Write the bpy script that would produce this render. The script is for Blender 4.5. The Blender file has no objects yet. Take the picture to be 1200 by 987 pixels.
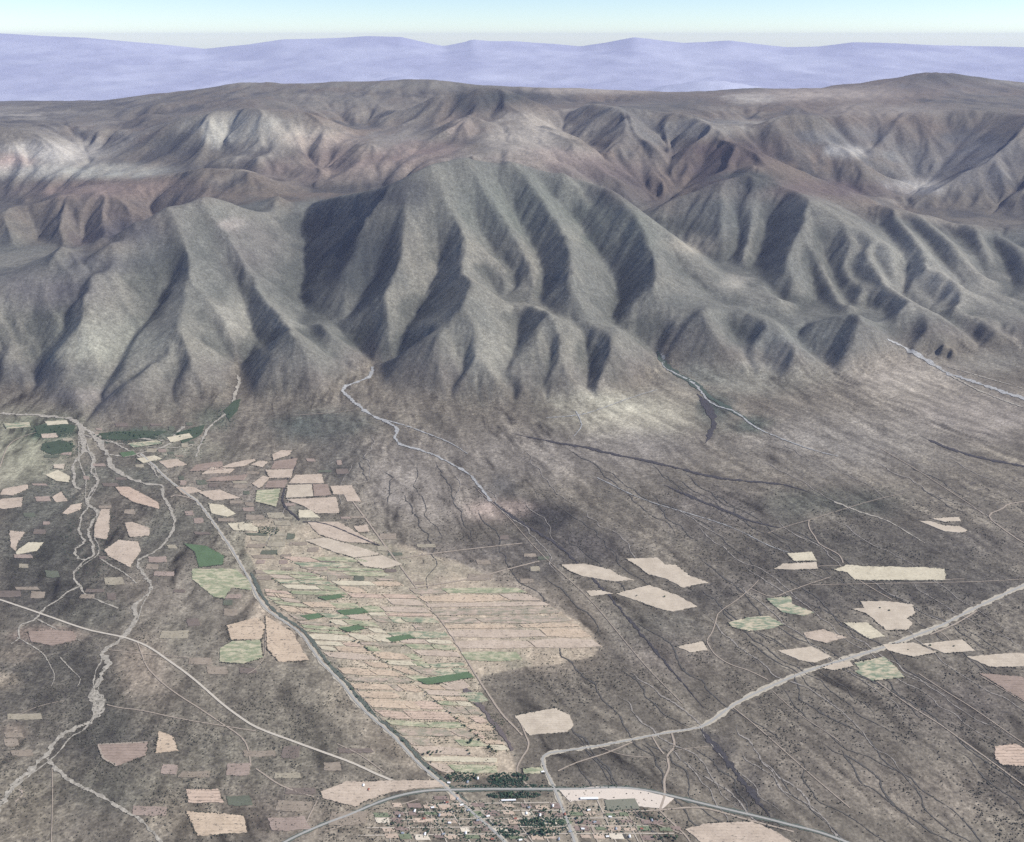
import bpy, bmesh, math, random, time
import numpy as np
from mathutils import Vector
from mathutils.geometry import delaunay_2d_cdt
T0 = time.time()
rng = np.random.RandomState(7); random.seed(7)
scene = bpy.context.scene
C = scene.collection

# ------------------------------------------------------------------ camera, sky, sun, exposure
CAM_H = 3600.0; PITCH = math.radians(23.4); FPX = 1039.0          # metres, focal length in photo pixels (1200 wide)
cam_d = bpy.data.cameras.new('camera'); cam = bpy.data.objects.new('camera', cam_d); C.objects.link(cam)
cam.location = (0, 0, CAM_H); cam.rotation_euler = (math.pi/2 - PITCH, 0, 0)
cam_d.sensor_width = 36; cam_d.lens = 36*FPX/1200; cam_d.clip_start = 5; cam_d.clip_end = 400000
scene.camera = cam
SUN_EL, SUN_AZ = 39.0, 92.0            # azimuth clockwise from +Y (north, away from the camera) -> light from the right
world = bpy.data.worlds.new('World'); scene.world = world; world.use_nodes = True
nt = world.node_tree; bg = nt.nodes['Background']
sky = nt.nodes.new('ShaderNodeTexSky'); sky.sky_type = 'NISHITA'; sky.sun_disc = False
sky.sun_elevation = math.radians(SUN_EL); sky.sun_rotation = math.radians(SUN_AZ)
sky.altitude = 3600; sky.air_density = 1.0; sky.dust_density = 0.4; sky.ozone_density = 2.0
nt.links.new(sky.outputs[0], bg.inputs[0]); bg.inputs[1].default_value = 0.115
sun_d = bpy.data.lights.new('sun', 'SUN'); sun_d.energy = 5.0; sun_d.angle = math.radians(0.5); sun_d.color = (1, .95, .88)
sun = bpy.data.objects.new('sun', sun_d); C.objects.link(sun); sun.location = (6000, 0, 9000)
el, az = math.radians(SUN_EL), math.radians(SUN_AZ)
sd = Vector((math.sin(az)*math.cos(el), math.cos(az)*math.cos(el), math.sin(el)))
sun.rotation_euler = sd.to_track_quat('Z', 'Y').to_euler()
vs = scene.view_settings; vs.view_transform = 'Standard'; vs.look = 'None'; vs.exposure = 0.34; vs.gamma = 1
scene.cycles.use_denoising = False
scene.cycles.max_bounces = 4; scene.cycles.volume_bounces = 0; scene.cycles.diffuse_bounces = 2
HAZE = 0.0000068

# ------------------------------------------------------------------ helpers
CT, ST = math.cos(PITCH), math.sin(PITCH)
def ray(u, v):
    """direction of the sight line through a point of the survey picture: x, y, z per unit"""
    dy = 493.5 - v
    return u-600.0, FPX*CT + dy*ST, -FPX*ST + dy*CT
def pz(u, v, z):                       # point on that sight line at height z (km)
    x, y, w = ray(u, v); t = (z-CAM_H/1000)/w; return (x*t, y*t, z)
def py_(u, v, Y):
    x, y, w = ray(u, v); t = Y/y; return (x*t, Y, CAM_H/1000 + w*t)
def blur(a, s):
    r = int(3*s)+1; k = np.exp(-np.arange(-r, r+1)**2/(2*s*s)); k /= k.sum()
    for ax in (0, 1):
        p = np.pad(a, [(r, r) if i == ax else (0, 0) for i in range(2)], mode='edge')
        o = np.zeros_like(a)
        for i, w in enumerate(k):
            o += w*(p[i:i+a.shape[0], :] if ax == 0 else p[:, i:i+a.shape[1]])
        a = o
    return a
def resize(a, shp):
    r = np.linspace(0, a.shape[0]-1, shp[0]); c = np.linspace(0, a.shape[1]-1, shp[1])
    r0 = np.clip(r.astype(int), 0, a.shape[0]-2); c0 = np.clip(c.astype(int), 0, a.shape[1]-2)
    fr = (r-r0)[:, None]; fc = (c-c0)[None, :]
    return (a[r0][:, c0]*(1-fr)*(1-fc)+a[r0+1][:, c0]*fr*(1-fc)+a[r0][:, c0+1]*(1-fr)*fc+a[r0+1][:, c0+1]*fr*fc)
PERM = rng.permutation(65536).astype(np.int64)
def h2(ix, iy, k=0):
    return PERM[(PERM[(ix.astype(np.int64)+k*977) & 65535] + iy.astype(np.int64)) & 65535]/65536.0
def vnoise(x, y, k=0):
    x = np.asarray(x); y = np.asarray(y)
    ix = np.floor(x); iy = np.floor(y); fx = x-ix; fy = y-iy
    fx = fx*fx*fx*(fx*(fx*6-15)+10); fy = fy*fy*fy*(fy*(fy*6-15)+10)
    return ((h2(ix, iy, k)*(1-fx)+h2(ix+1, iy, k)*fx)*(1-fy)+(h2(ix, iy+1, k)*(1-fx)+h2(ix+1, iy+1, k)*fx)*fy)*2-1
def fbm(x, y, o=5, k=0, g=.5):
    s = 0; a = 1; n = 0
    for i in range(o):
        s = s + a*vnoise(x, y, k+i*7); n += a; a *= g
        x, y = (x*1.62-y*1.18)+3.1, (x*1.18+y*1.62)-1.7
    return s/n*1.6
def sstep(a, b, x):
    t = np.clip((x-a)/(b-a), 0, 1); return t*t*(3-2*t)

# ------------------------------------------------------------------ the relief: crest lines and valley lines, then gullies
# (kind, mode, start, end, points): mode z = heights in km, y = distances in km; None = join the nearest line already there
L = []
def R(mode, a, b, *p): L.append(('R', mode, a, b, p))
def V(mode, a, b, *p): L.append(('V', mode, a, b, p))
SP = []                                 # spurs and hollows on the flanks: (+/- height km, points)
def dep(d, p): return d*1.22*min(1.0, .45+sum(math.hypot(a[0]-b[0], a[1]-b[1]) for a, b in zip(p[:-1], p[1:]))/220)
def r(d, *p): SP.append((dep(d, p), p))
def v(d, *p): SP.append((-dep(d, p)*min(1.0, .2+sum(math.hypot(a[0]-b[0], a[1]-b[1]) for a, b in zip(p[:-1], p[1:]))/150), p))
# back country first
R('y', 26, 24.5, (-160,128),(0,122),(45,118),(80,123),(150,114),(210,106),(290,94),(340,97),(450,93),(505,89),(560,97))
R('y', 24.5, 27, (560,97),(640,101),(720,104),(780,107),(830,107),(870,102),(960,103),(1040,91),(1090,80),(1130,86),(1200,96),(1330,110))
R('y', 20.5, 20.5, (440,114),(480,110),(530,105),(565,93),(600,95),(640,102),(690,115))
R('y', None, 17.0, (565,101),(530,113),(490,131),(450,151),(415,166),(385,177))
R('y', None, 17.0, (690,117),(720,126),(760,127),(790,126),(830,140),(870,158),(900,172))
R('y', None, 16.6, (600,104),(625,125),(660,150),(690,170),(715,190))
V('y', 20.0, 16.3, (672,118),(690,135),(712,140),(716,160),(722,182),(724,192))
R('y', 19.8, 16.4, (705,125),(735,140),(765,150),(778,175),(782,205))
V('y', 19.5, 16.2, (760,138),(785,160),(785,190),(778,212))
V('y', 17.2, 15.6, (724,192),(760,205),(778,212),(800,219))
R('y', 18.5, 16.2, (565,130),(552,145),(520,160),(490,175),(440,188))
V('y', 19.5, 17.0, (548,140),(520,150),(500,162),(470,172))
# mid brown ridge behind the central massif
R('y', 16.4, 16.2, (440,196),(500,180),(560,177),(600,172),(650,185),(700,190),(740,205),(780,222))
V('y', 15.3, 15.3, (500,196),(560,192),(620,190))
V('y', 15.2, 15.0, (660,200),(720,225),(765,250),(772,262))
R('y', None, 15.4, (740,205),(760,222),(775,240),(780,250))
# brown hills
R('y', 16.8, 15.8, (250,185),(300,188),(350,198),(400,190),(440,196))
R('y', 16.0, 15.2, (190,205),(240,195),(290,200),(340,215))
V('y', 16.6, 15.6, (230,210),(290,212),(350,212),(400,215))
V('y', 17.5, 16.0, (355,180),(375,196),(390,210))
# left hill with dark flank
R('y', 19.2, 18.6, (105,184),(135,172),(165,160),(190,145),(215,140),(245,128),(280,119),(310,124))
R('y', None, 17.4, (280,119),(320,135),(360,150),(400,160))
R('y', None, 17.8, (222,140),(228,160),(222,182))
V('y', 18.4, 17.2, (262,148),(268,165),(270,182))
R('y', None, 17.3, (280,130),(295,155),(315,178))
V('y', 17.6, 16.9, (95,193),(150,197),(200,190),(270,184),(340,178),(400,172),(430,163))
V('y', 20.5, 18.2, (430,163),(412,158),(395,142),(350,122))
# far left pale ridge
R('y', 19.5, 18.6, (-120,132),(0,147),(30,155),(65,170),(100,186))
V('y', 19.8, 18.6, (160,150),(130,165),(110,180),(95,193))
R('y', 23.0, 20.5, (20,130),(70,140),(120,142),(160,155))
R('y', 22.5, 20.0, (190,118),(160,140),(165,152))
V('y', 17.8, 16.6, (95,193),(50,200),(0,210),(-100,215))
R('y', 17.0, 16.8, (60,205),(30,222),(0,232),(-80,240))
# brown front-left hills behind the left massif
R('y', 15.3, 14.6, (-120,262),(0,248),(30,232),(60,225),(100,226),(140,233),(165,245),(185,262))
R('y', None, 13.6, (30,232),(22,265),(12,300))
V('y', 15.0, 13.5, (44,245),(40,280),(36,312))
R('y', None, 13.5, (68,226),(78,255),(70,285),(62,318))
V('y', 14.8, 13.5, (100,245),(98,280),(90,305))
R('y', None, 13.7, (112,232),(118,262),(122,290))
V('y', 15.6, 14.0, (200,222),(180,238),(160,262),(150,285))
V('y', 13.3, 12.8, (-100,330),(0,320),(60,322),(110,305),(150,287))
V('y', 16.0, 15.7, (0,265),(40,240),(100,218),(180,216))
R('y', 15.2, 14.9, (190,225),(230,212),(280,215),(330,222))
# back right
R('y', 19.5, 17.6, (870,160),(905,135),(935,124),(975,126),(1010,140),(1040,160))
V('y', 19.8, 17.5, (1060,135),(1040,150),(1035,162),(1000,176))
R('y', 19.5, 18.0, (1040,152),(1080,140),(1110,125),(1160,132),(1220,140))
R('y', 18.6, 17.6, (1010,178),(1030,168),(1060,155),(1085,151),(1130,152),(1180,150),(1230,160))
R('y', None, 17.2, (1085,151),(1062,175),(1050,200),(1045,222))
R('y', None, 17.1, (1100,160),(1115,180),(1130,200))
V('y', 17.4, 16.9, (1145,165),(1150,185),(1140,200))
V('y', 18.6, 16.9, (985,172),(1000,190),(1020,205),(1050,225),(1080,230),(1105,215),(1140,200),(1180,180))
R('y', 18.0, 16.9, (915,158),(940,175),(980,195),(1010,212),(1030,224))
V('y', 17.6, 16.8, (890,180),(930,200),(980,215),(1035,228),(1075,233))
R('y', 15.5, 16.4, (1290,130),(1200,167),(1160,190),(1130,212),(1100,230))
R('y', None, 15.3, (1160,190),(1158,215),(1172,240),(1180,262))
V('y', 16.2, 15.2, (1085,236),(1120,248),(1165,262),(1215,270))
# dark red ridge
R('y', 17.0, 15.6, (790,172),(800,168),(850,168),(880,178),(920,195),(960,212),(1010,228),(1060,240),(1120,262),(1200,290))
R('y', None, 16.4, (802,169),(800,195),(806,216))
V('y', 16.8, 16.2, (812,176),(812,200),(820,218))
V('y', 16.0, 15.4, (800,222),(850,206),(895,196),(950,222),(1010,240),(1060,252),(1110,272),(1170,288))
V('y', 22.4, 23.0, (430,120),(500,118),(565,120),(640,120),(720,122))
V('y', 21.8, 21.8, (150,150),(220,134),(290,116),(350,124))
r(0.172, (595,104),(622,125),(655,150),(688,172),(715,195))
r(0.125, (565,102),(556,125),(530,148),(500,165)); v(0.125, (580,112),(575,135),(560,155),(545,168))
v(0.156, (665,118),(690,135),(712,160),(724,190)); v(0.094, (545,122),(520,142),(490,160)); v(0.094, (620,115),(645,140),(670,165)); r(0.078, (645,118),(668,142),(690,165))
r(0.156, (705,122),(738,142),(768,168),(780,206)); v(0.156, (752,134),(782,162),(787,206)); r(0.109, (790,128),(812,145),(835,166)); v(0.109, (810,130),(840,150),(868,170))
r(0.172, (222,137),(230,160),(228,186)); v(0.156, (255,132),(266,158),(272,182)); r(0.125, (278,122),(292,150),(314,178)); v(0.125, (305,125),(332,150),(362,176)); r(0.109, (330,132),(356,152),(395,168)); v(0.109, (190,150),(196,170),(200,188))
r(0.094, (40,150),(60,170),(90,188)); v(0.094, (10,155),(25,175),(40,195)); r(0.078, (0,165),(5,180),(10,198))
r(0.125, (935,124),(948,150),(978,172)); v(0.125, (960,128),(982,150),(1000,172)); v(0.094, (915,132),(920,155),(935,175)); r(0.094, (985,130),(1005,148),(1025,165))
r(0.109, (1085,151),(1060,178),(1048,212)); v(0.094, (1095,160),(1088,185),(1080,220)); r(0.094, (1105,156),(1125,178),(1135,198)); v(0.078, (1130,155),(1150,172),(1160,190)); r(0.078, (1160,152),(1180,168),(1200,180))
r(0.125, (30,232),(22,265),(12,300)); v(0.140, (46,238),(42,272),(38,308)); r(0.140, (68,228),(78,255),(68,312)); v(0.140, (98,232),(98,268),(88,302)); r(0.109, (112,230),(118,262),(120,292)); v(0.094, (135,235),(140,255),(140,280)); r(0.094, (155,240),(158,258),(152,280))
r(0.094, (300,190),(295,205),(280,215)); v(0.094, (330,192),(330,205),(325,218)); r(0.094, (380,196),(390,208),(400,225)); v(0.109, (380,165),(378,182),(388,205))
r(0.125, (842,168),(838,190),(832,214)); v(0.140, (812,172),(808,192),(808,216)); v(0.094, (862,172),(862,192),(858,208)); r(0.094, (885,178),(888,192),(885,206))
r(0.094, (560,178),(540,190),(520,202)); v(0.094, (590,176),(585,190),(575,200)); r(0.094, (655,186),(668,205),(690,222)); v(0.094, (690,190),(705,210),(720,228))
# ---- central massif
R('z', 1.45, 1.98, (385,238),(430,229),(467,218),(495,200),(515,190))
R('z', 1.98, .50, (515,190),(560,187),(600,186),(640,198),(685,206),(725,232),(750,248),(783,274),(825,312),(867,345),(893,353))
r(.24, (516,188),(514,215),(512,240),(530,256),(552,282),(583,316),(610,338),(635,360),(665,378),(700,395),(730,408),(770,432))
r(.19, (545,272),(557,305),(556,322),(548,345),(537,368),(528,390),(530,410),(535,440))
r(.05, (530,392),(550,410),(572,430),(592,446),(620,458))
r(.21, (512,235),(487,270),(467,293),(459,320),(456,350),(450,385),(443,405))
v(.12, (512,250),(514,285),(508,320),(490,358),(465,398),(452,415))
v(.16, (562,300),(580,338),(592,355),(605,380),(603,408),(590,428),(588,440))
v(.09, (640,392),(645,420),(637,445),(640,462))
r(.035, (662,390),(667,420),(676,458))
v(.055, (684,400),(688,420),(689,440),(690,460))
r(.03, (702,400),(712,430),(720,455))
v(.05, (545,410),(540,425),(530,450),(528,468))
v(.17, (540,205),(550,232),(557,252),(568,278),(590,302),(612,325),(632,350),(650,367),(665,376))
r(.12, (560,200),(575,226),(590,245),(605,265),(615,280),(630,292),(632,305),(634,325))
v(.17, (580,200),(592,228),(610,260),(628,288),(634,310),(636,340),(641,368))
r(.18, (592,186),(617,213),(648,257),(665,290),(670,320),(673,345),(690,372))
v(.16, (632,205),(652,235),(674,256),(697,288),(720,322),(724,345),(716,362),(722,385))
r(.19, (695,208),(725,234),(748,264),(762,292),(769,320),(750,349),(738,378),(742,392))
r(.06, (655,205),(668,232),(690,262),(703,288))
v(.05, (668,205),(690,235),(715,270),(735,300))
v(.06, (795,305),(820,332),(845,352),(862,362))
v(.05, (400,290),(370,330),(352,335))
r(.05, (430,262),(400,320),(378,358))
v(.05, (450,290),(420,340),(400,375))
V('z', .42, .2, (722,387),(745,396),(765,408),(778,420),(780,432))
V('z', 1.05, .17, (352,250),(351,275),(354,300),(352,325),(342,337),(360,363),(384,380),(412,400),(440,417),(438,432))
R('z', 1.55, 1.45, (385,238),(370,228),(345,226),(330,222))
R('z', 1.5, 1.4, (318,250),(340,234),(365,228))
# hidden valley behind the central massif
V('y', 14.6, 14.9, (385,246),(440,246),(500,228),(560,222),(620,224),(680,238),(722,252))
V('y', 13.2, 13.2, (170,285),(195,268),(225,262),(255,258))
V('z', .78, .33, (792,278),(825,299),(846,314),(875,332),(893,350),(950,366))
# ---- foothill between the streams
R('z', .66, .2, (815,368),(837,361),(870,361),(905,366),(950,375),(1000,387),(1050,405),(1080,418))
r(0.105, (837,361),(815,372),(790,390),(780,410))
r(0.120, (868,362),(882,385),(908,408),(935,425),(940,438))
v(0.150, (850,368),(857,385),(866,400),(885,415),(908,432),(912,442))
r(0.090, (838,362),(836,385),(845,405),(875,435))
v(0.135, (910,370),(930,385),(955,402),(975,418),(980,432))
r(0.090, (945,375),(980,395),(1008,418),(1015,434))
V('z', .36, .18, (950,366),(990,380),(1040,398),(1075,412),(1090,424))
# ---- right massif
V('y', 14.3, None, (740,258),(770,268),(792,278))
R('z', .95, 1.6, (768,258),(775,243),(797,226),(838,210),(879,202))
R('z', 1.6, .25, (879,202),(900,209),(942,232),(971,249),(1012,270),(1054,291),(1104,318),(1150,345),(1200,368),(1280,400))
r(0.104, (879,202),(883,225),(880,255),(876,290),(872,318))
v(0.130, (898,215),(899,255),(890,290),(876,328))
v(0.065, (858,225),(865,260),(862,290),(855,312))
r(0.065, (840,215),(842,250),(845,275),(846,305))
r(0.286, (925,222),(948,250),(944,280),(936,300),(935,325),(915,345),(905,360))
r(0.169, (950,252),(968,300),(985,330),(995,350),(1005,366),(1030,385),(1065,402))
v(0.156, (962,272),(975,318),(990,345),(993,366))
v(0.091, (948,300),(957,345),(958,374))
r(0.221, (968,249),(1000,300),(1020,325),(1045,350),(1075,378),(1100,400),(1138,416))
v(0.130, (985,290),(1004,330),(1018,362),(1035,382))
v(0.104, (985,262),(1010,285),(1035,315),(1058,342),(1090,365),(1110,380),(1150,398))
r(0.130, (1012,270),(1040,305),(1065,325),(1090,350),(1130,372),(1170,392),(1200,404))
v(0.130, (1040,285),(1060,310),(1085,342),(1110,362),(1160,387),(1200,397))
r(0.091, (1075,304),(1110,335),(1145,362),(1190,380),(1240,397))
v(0.065, (1110,322),(1140,342),(1175,362),(1220,380))
# second crest behind
R('z', 1.42, .4, (905,204),(935,214),(967,224),(1017,236),(1060,247),(1100,253),(1137,262),(1200,290),(1280,330))
v(0.156, (1005,238),(1025,258),(1042,278),(1055,295),(1095,316))
r(0.156, (1035,240),(1060,262),(1080,285),(1105,312))
v(0.130, (1052,250),(1085,285),(1110,315))
r(0.130, (1068,250),(1100,270),(1130,295),(1150,325),(1158,334))
v(0.169, (1095,258),(1126,285),(1148,312),(1162,334))
r(0.143, (1132,262),(1149,280),(1154,305),(1165,334))
v(0.143, (1155,275),(1172,300),(1180,320),(1190,340))
r(0.130, (1170,278),(1192,300),(1212,320),(1230,345))
V('z', .62, .36, (1104,320),(1160,338),(1200,346),(1280,367))
# ---- left massif
R('z', 1.62, 1.62, (197,240),(213,236),(232,233),(240,227))
R('z', 1.62, 1.12, (240,227),(260,238),(290,250),(318,256))
r(.06, (322,256),(336,285),(352,308),(350,328),(340,336))
v(.07, (262,250),(275,287),(300,312),(337,337))
r(.06, (275,248),(292,280),(325,318))
r(.20, (197,238),(215,275),(247,297),(283,317),(317,337),(350,360),(383,380),(412,403),(432,420))
R('z', 1.62, .85, (197,240),(165,255),(133,277),(100,293),(60,310),(0,330),(-100,350))
r(.07, (190,250),(165,275),(140,292),(100,315),(50,345),(0,382),(-80,412))
v(.08, (178,252),(150,275),(110,297),(70,320),(30,340),(-40,365))
v(.08, (172,275),(135,302),(105,330),(70,357),(30,388),(0,410),(-60,432))
r(.13, (190,250),(170,280),(145,312),(122,338),(98,362),(75,385),(62,412))
v(.05, (90,360),(70,385),(40,405),(10,430))
r(.05, (60,360),(30,392),(0,420))
v(.17, (214,282),(200,317),(185,343),(173,367),(150,395),(127,432),(98,460))
r(.16, (222,282),(232,305),(232,330),(240,348),(231,372),(218,395),(210,415),(224,440),(250,464))
v(.06, (200,412),(165,430),(130,455),(100,472))
v(.07, (212,425),(202,445),(198,462),(205,475))
r(.05, (205,405),(180,425),(150,447),(120,482))
v(.16, (262,302),(277,325),(285,345),(288,365),(300,393),(311,413))
v(.08, (238,365),(247,380),(262,397),(275,424))
r(.06, (250,350),(267,368),(277,392),(290,416))
r(.12, (284,312),(300,335),(320,353),(330,373),(347,394),(367,413),(393,435))
v(.07, (322,340),(345,365),(365,395),(385,415))
V('z', .3, .15, (300,408),(288,422),(277,432),(282,446),(274,464))
r(.05, (290,430),(313,413),(333,418),(365,440),(400,460))
# foot of the slopes: everything nearer than this is the plain
FOOT = [(-160,450),(0,455),(50,468),(100,492),(150,492),(210,478),(262,467),(280,440),(300,466),(380,468),(405,452),(440,432),(452,455),(520,468),(600,471),(690,468),(740,455),(780,432),(800,440),(870,442),(920,447),(1000,440),(1050,428),(1090,424),(1140,418),(1200,418),(1360,425)]
def plain_z(Y, X=0):                    # km
    return .19*np.clip((Y-4.0)/5.4, 0, 1.15)**2

def prep_lines():
    done = []                           # arrays of dense points (u, v, X, Y, Z)
    pts = []
    for kind, mode, a, b, p in L:
        p = np.array(p, float)
        d = np.r_[0, np.cumsum(np.hypot(np.diff(p[:, 0]), np.diff(p[:, 1])))]
        n = max(4, int(d[-1]/1.0)); t = np.linspace(0, d[-1], n)
        # smooth the polyline a little
        u = np.interp(t, d, p[:, 0]); v = np.interp(t, d, p[:, 1])
        k = np.ones(9)/9; u2 = np.convolve(np.pad(u, 4, 'edge'), k, 'valid'); v2 = np.convolve(np.pad(v, 4, 'edge'), k, 'valid')
        e = np.clip(np.minimum(t, d[-1]-t)/6, 0, 1); u = u*(1-e)+u2*e; v = v*(1-e)+v2*e
        def near(uu, vv):
            best = None
            for dn in done:
                q = np.hypot(dn[:, 0]-uu, dn[:, 1]-vv); i = q.argmin()
                if best is None or q[i] < best[0]: best = (q[i], dn[i])
            return best[1]
        if a is None: nn = near(u[0], v[0]); a = nn[4] if mode == 'z' else nn[3]
        if b is None: nn = near(u[-1], v[-1]); b = nn[4] if mode == 'z' else nn[3]
        tt = t/d[-1]
        if mode == 'z' and abs(v[-1]-v[0]) > 25 and abs(v[-1]-v[0]) > .25*abs(u[-1]-u[0]):
            tt = .8*np.clip((v-v[0])/(v[-1]-v[0]), 0, 1)+.2*tt
        pw = (.70 if kind == 'V' else .84) if mode == 'z' else 1.0
        val = a+(b-a)*tt**pw
        if mode == 'z': P = [pz(x, y, z) for x, y, z in zip(u, v, val)]
        else: P = [py_(x, y, q) for x, y, q in zip(u, v, val)]
        P = np.array(P); arr = np.c_[u, v, P]
        if kind == 'R': done.append(arr)
        else: done.append(arr)
        pts.append(arr)
    return pts
LINES = prep_lines()

S0, S1, W0, W1 = -.95, .95, math.log(1.75), math.log(30.0)      # fan grid: s = X/Y, w = ln Y (km)
NC, NR = 1160, 800
foot = np.array([pz(u, v, .15) for u, v in FOOT]); fs = foot[:, 0]/foot[:, 1]; fw = np.log(foot[:, 1])
def solve(nr, nc, init, iters):
    hs, hw = (S1-S0)/(nc-1), (W1-W0)/(nr-1)
    s = np.linspace(S0, S1, nc); w = np.linspace(W0, W1, nr)
    acc = np.zeros((nr, nc)); cnt = np.zeros((nr, nc))
    for arr in LINES:
        X, Y, Z = arr[:, 2], arr[:, 3], arr[:, 4]
        m = max(2, int(len(X)*3)); tt = np.linspace(0, len(X)-1, m); i = np.arange(len(X))
        X = np.interp(tt, i, X); Y = np.interp(tt, i, Y); Z = np.interp(tt, i, Z)
        c = np.round((X/Y-S0)/hs).astype(int); r = np.round((np.log(Y)-W0)/hw).astype(int)
        ok = (c >= 0) & (c < nc) & (r >= 0) & (r < nr)
        np.add.at(acc, (r[ok], c[ok]), Z[ok]); np.add.at(cnt, (r[ok], c[ok]), 1)
    fix = cnt > 0; val = np.where(fix, acc/np.maximum(cnt, 1), 0)
    fwc = np.interp(s, fs, fw)
    pl = w[:, None] < fwc[None, :]
    Y = np.exp(w)[:, None]*np.ones((1, nc))
    val = np.where(pl, plain_z(Y), val); fix = fix | pl
    # the slopes start abruptly: a low rise just behind the foot, open only at the stream mouths
    us = 600+FPX*s*0+954*s; uu_ = np.interp(s, fs, [q[0] for q in FOOT])
    op = np.ones(nc)
    for m_, hwid in ((277,14),(420,32),(782,20),(1095,40),(120,20),(-20,80)): op *= 1-np.exp(-((uu_-m_)/hwid)**2)
    op *= np.where(uu_ > 1020, .45, 1)
    for dw, h_ in ((.022, .085), (.045, .18), (.09, .33)):
        rr = np.round((fwc+dw-W0)/hw).astype(int); ok = (op > .5) & (rr > 0) & (rr < nr) & (nr > 90)
        cc = np.arange(nc)[ok]; free = ~fix[rr[ok], cc]; cc = cc[free]; rr = rr[cc]
        fix[rr, cc] = True; val[rr, cc] = plain_z(np.exp(w[rr]))+h_*op[cc]
    far = w > math.log(28.5)
    fix[far] = True; val[far] = 1.75
    z = np.where(fix, val, init)
    ax, ay = 1/hs**2, 1/hw**2
    for _ in range(iters):
        p = np.pad(z, 1, mode='edge')
        zn = (ax*(p[1:-1, :-2]+p[1:-1, 2:])+ay*(p[:-2, 1:-1]+p[2:, 1:-1]))/(2*ax+2*ay)
        z = np.where(fix, val, zn)
    return z
z = np.full((25, 36), 1.0)
for nr, nc, it in ((25, 36, 200), (50, 73, 200), (100, 145, 200), (200, 290, 250), (400, 580, 200)):
    z = solve(nr, nc, resize(z, (nr, nc)), it)
z = blur(z, 1.3)
# spurs: follow each traced line over the base surface, then spread its height to its neighbours
nr, nc = 400, 580
hs, hw = (S1-S0)/(nc-1), (W1-W0)/(nr-1)
B0 = z
def sample(A, X, Y):
    c = np.clip((X/Y-S0)/hs, 0, nc-1.001); q = np.clip((np.log(Y)-W0)/hw, 0, nr-1.001)
    c0 = c.astype(int); r0 = q.astype(int); fc = c-c0; fr = q-r0
    return A[r0, c0]*(1-fr)*(1-fc)+A[r0+1, c0]*fr*(1-fc)+A[r0, c0+1]*(1-fr)*fc+A[r0+1, c0+1]*fr*fc
acc = np.zeros((nr, nc)); cnt = np.zeros((nr, nc))
for d, p in SP:
    p = np.array(p, float); q = np.r_[0, np.cumsum(np.hypot(np.diff(p[:, 0]), np.diff(p[:, 1])))]
    n = int(q[-1]*2); t = np.linspace(0, q[-1], n); u = np.interp(t, q, p[:, 0]); w_ = np.interp(t, q, p[:, 1])
    k = np.ones(17)/17; e = np.clip(np.minimum(t, q[-1]-t)/8, 0, 1)
    u = u*(1-e)+np.convolve(np.pad(u, 8, 'edge'), k, 'valid')*e; w_ = w_*(1-e)+np.convolve(np.pad(w_, 8, 'edge'), k, 'valid')*e
    tt = t/q[-1]
    prof = d*np.clip(np.minimum((tt+.03)/.28, (1.05-tt)/(.40 if d > 0 else .62)), 0, 1)**.85
    x, y, ww = ray(u, w_)
    ys = np.linspace(8.0, 26, 900)[:, None]; tr = ys/y[None, :]
    f = 3.6+ww[None, :]*tr-sample(B0, x[None, :]*tr, ys*np.ones_like(tr))-prof[None, :]
    hit = f < 0; i = np.argmax(hit, 0); ok = hit.any(0) & (i > 0)
    i = np.maximum(i, 1); cc = np.arange(n); a, b = f[i-1, cc], f[i, cc]
    yy = ys[i-1, 0]+(ys[1, 0]-ys[0, 0])*a/(a-b+1e-9)
    X = x*yy/y
    if ok.sum() < 3: continue
    # drop jumps over hidden ground
    X, Y, P = X[ok], yy[ok], prof[ok]
    for i0 in range(len(X)-1):
        if abs(Y[i0+1]-Y[i0]) > .45+.5*(Y[i0] > 14): continue
        m = 5
        xs = np.linspace(X[i0], X[i0+1], m); y2 = np.linspace(Y[i0], Y[i0+1], m); pp = np.linspace(P[i0], P[i0+1], m)
        c = np.round((xs/y2-S0)/hs).astype(int); rr = np.round((np.log(y2)-W0)/hw).astype(int)
        g = (c >= 0) & (c < nc) & (rr >= 0) & (rr < nr)
        np.add.at(acc, (rr[g], c[g]), pp[g]); np.add.at(cnt, (rr[g], c[g]), 1)
fixd = cnt > 0; vald = np.where(fixd, acc/np.maximum(cnt, 1), 0)
wl = np.linspace(W0, W1, nr)[:, None]; pl = wl < np.interp(np.linspace(S0, S1, nc), fs, fw)[None, :]
fixd |= pl
dz = vald.copy(); lam = (1/.9)**2; Yl = np.exp(wl)        # fades to the base within about a kilometre
ax, ay = 1/hs**2, 1/hw**2
for _ in range(420):
    p = np.pad(dz, 1, mode='edge')
    zn = (ax*(p[1:-1, :-2]+p[1:-1, 2:])+ay*(p[:-2, 1:-1]+p[2:, 1:-1]))/(2*ax+2*ay+lam*Yl**2)
    dz = np.where(fixd, vald, zn)
z = z+dz
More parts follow.
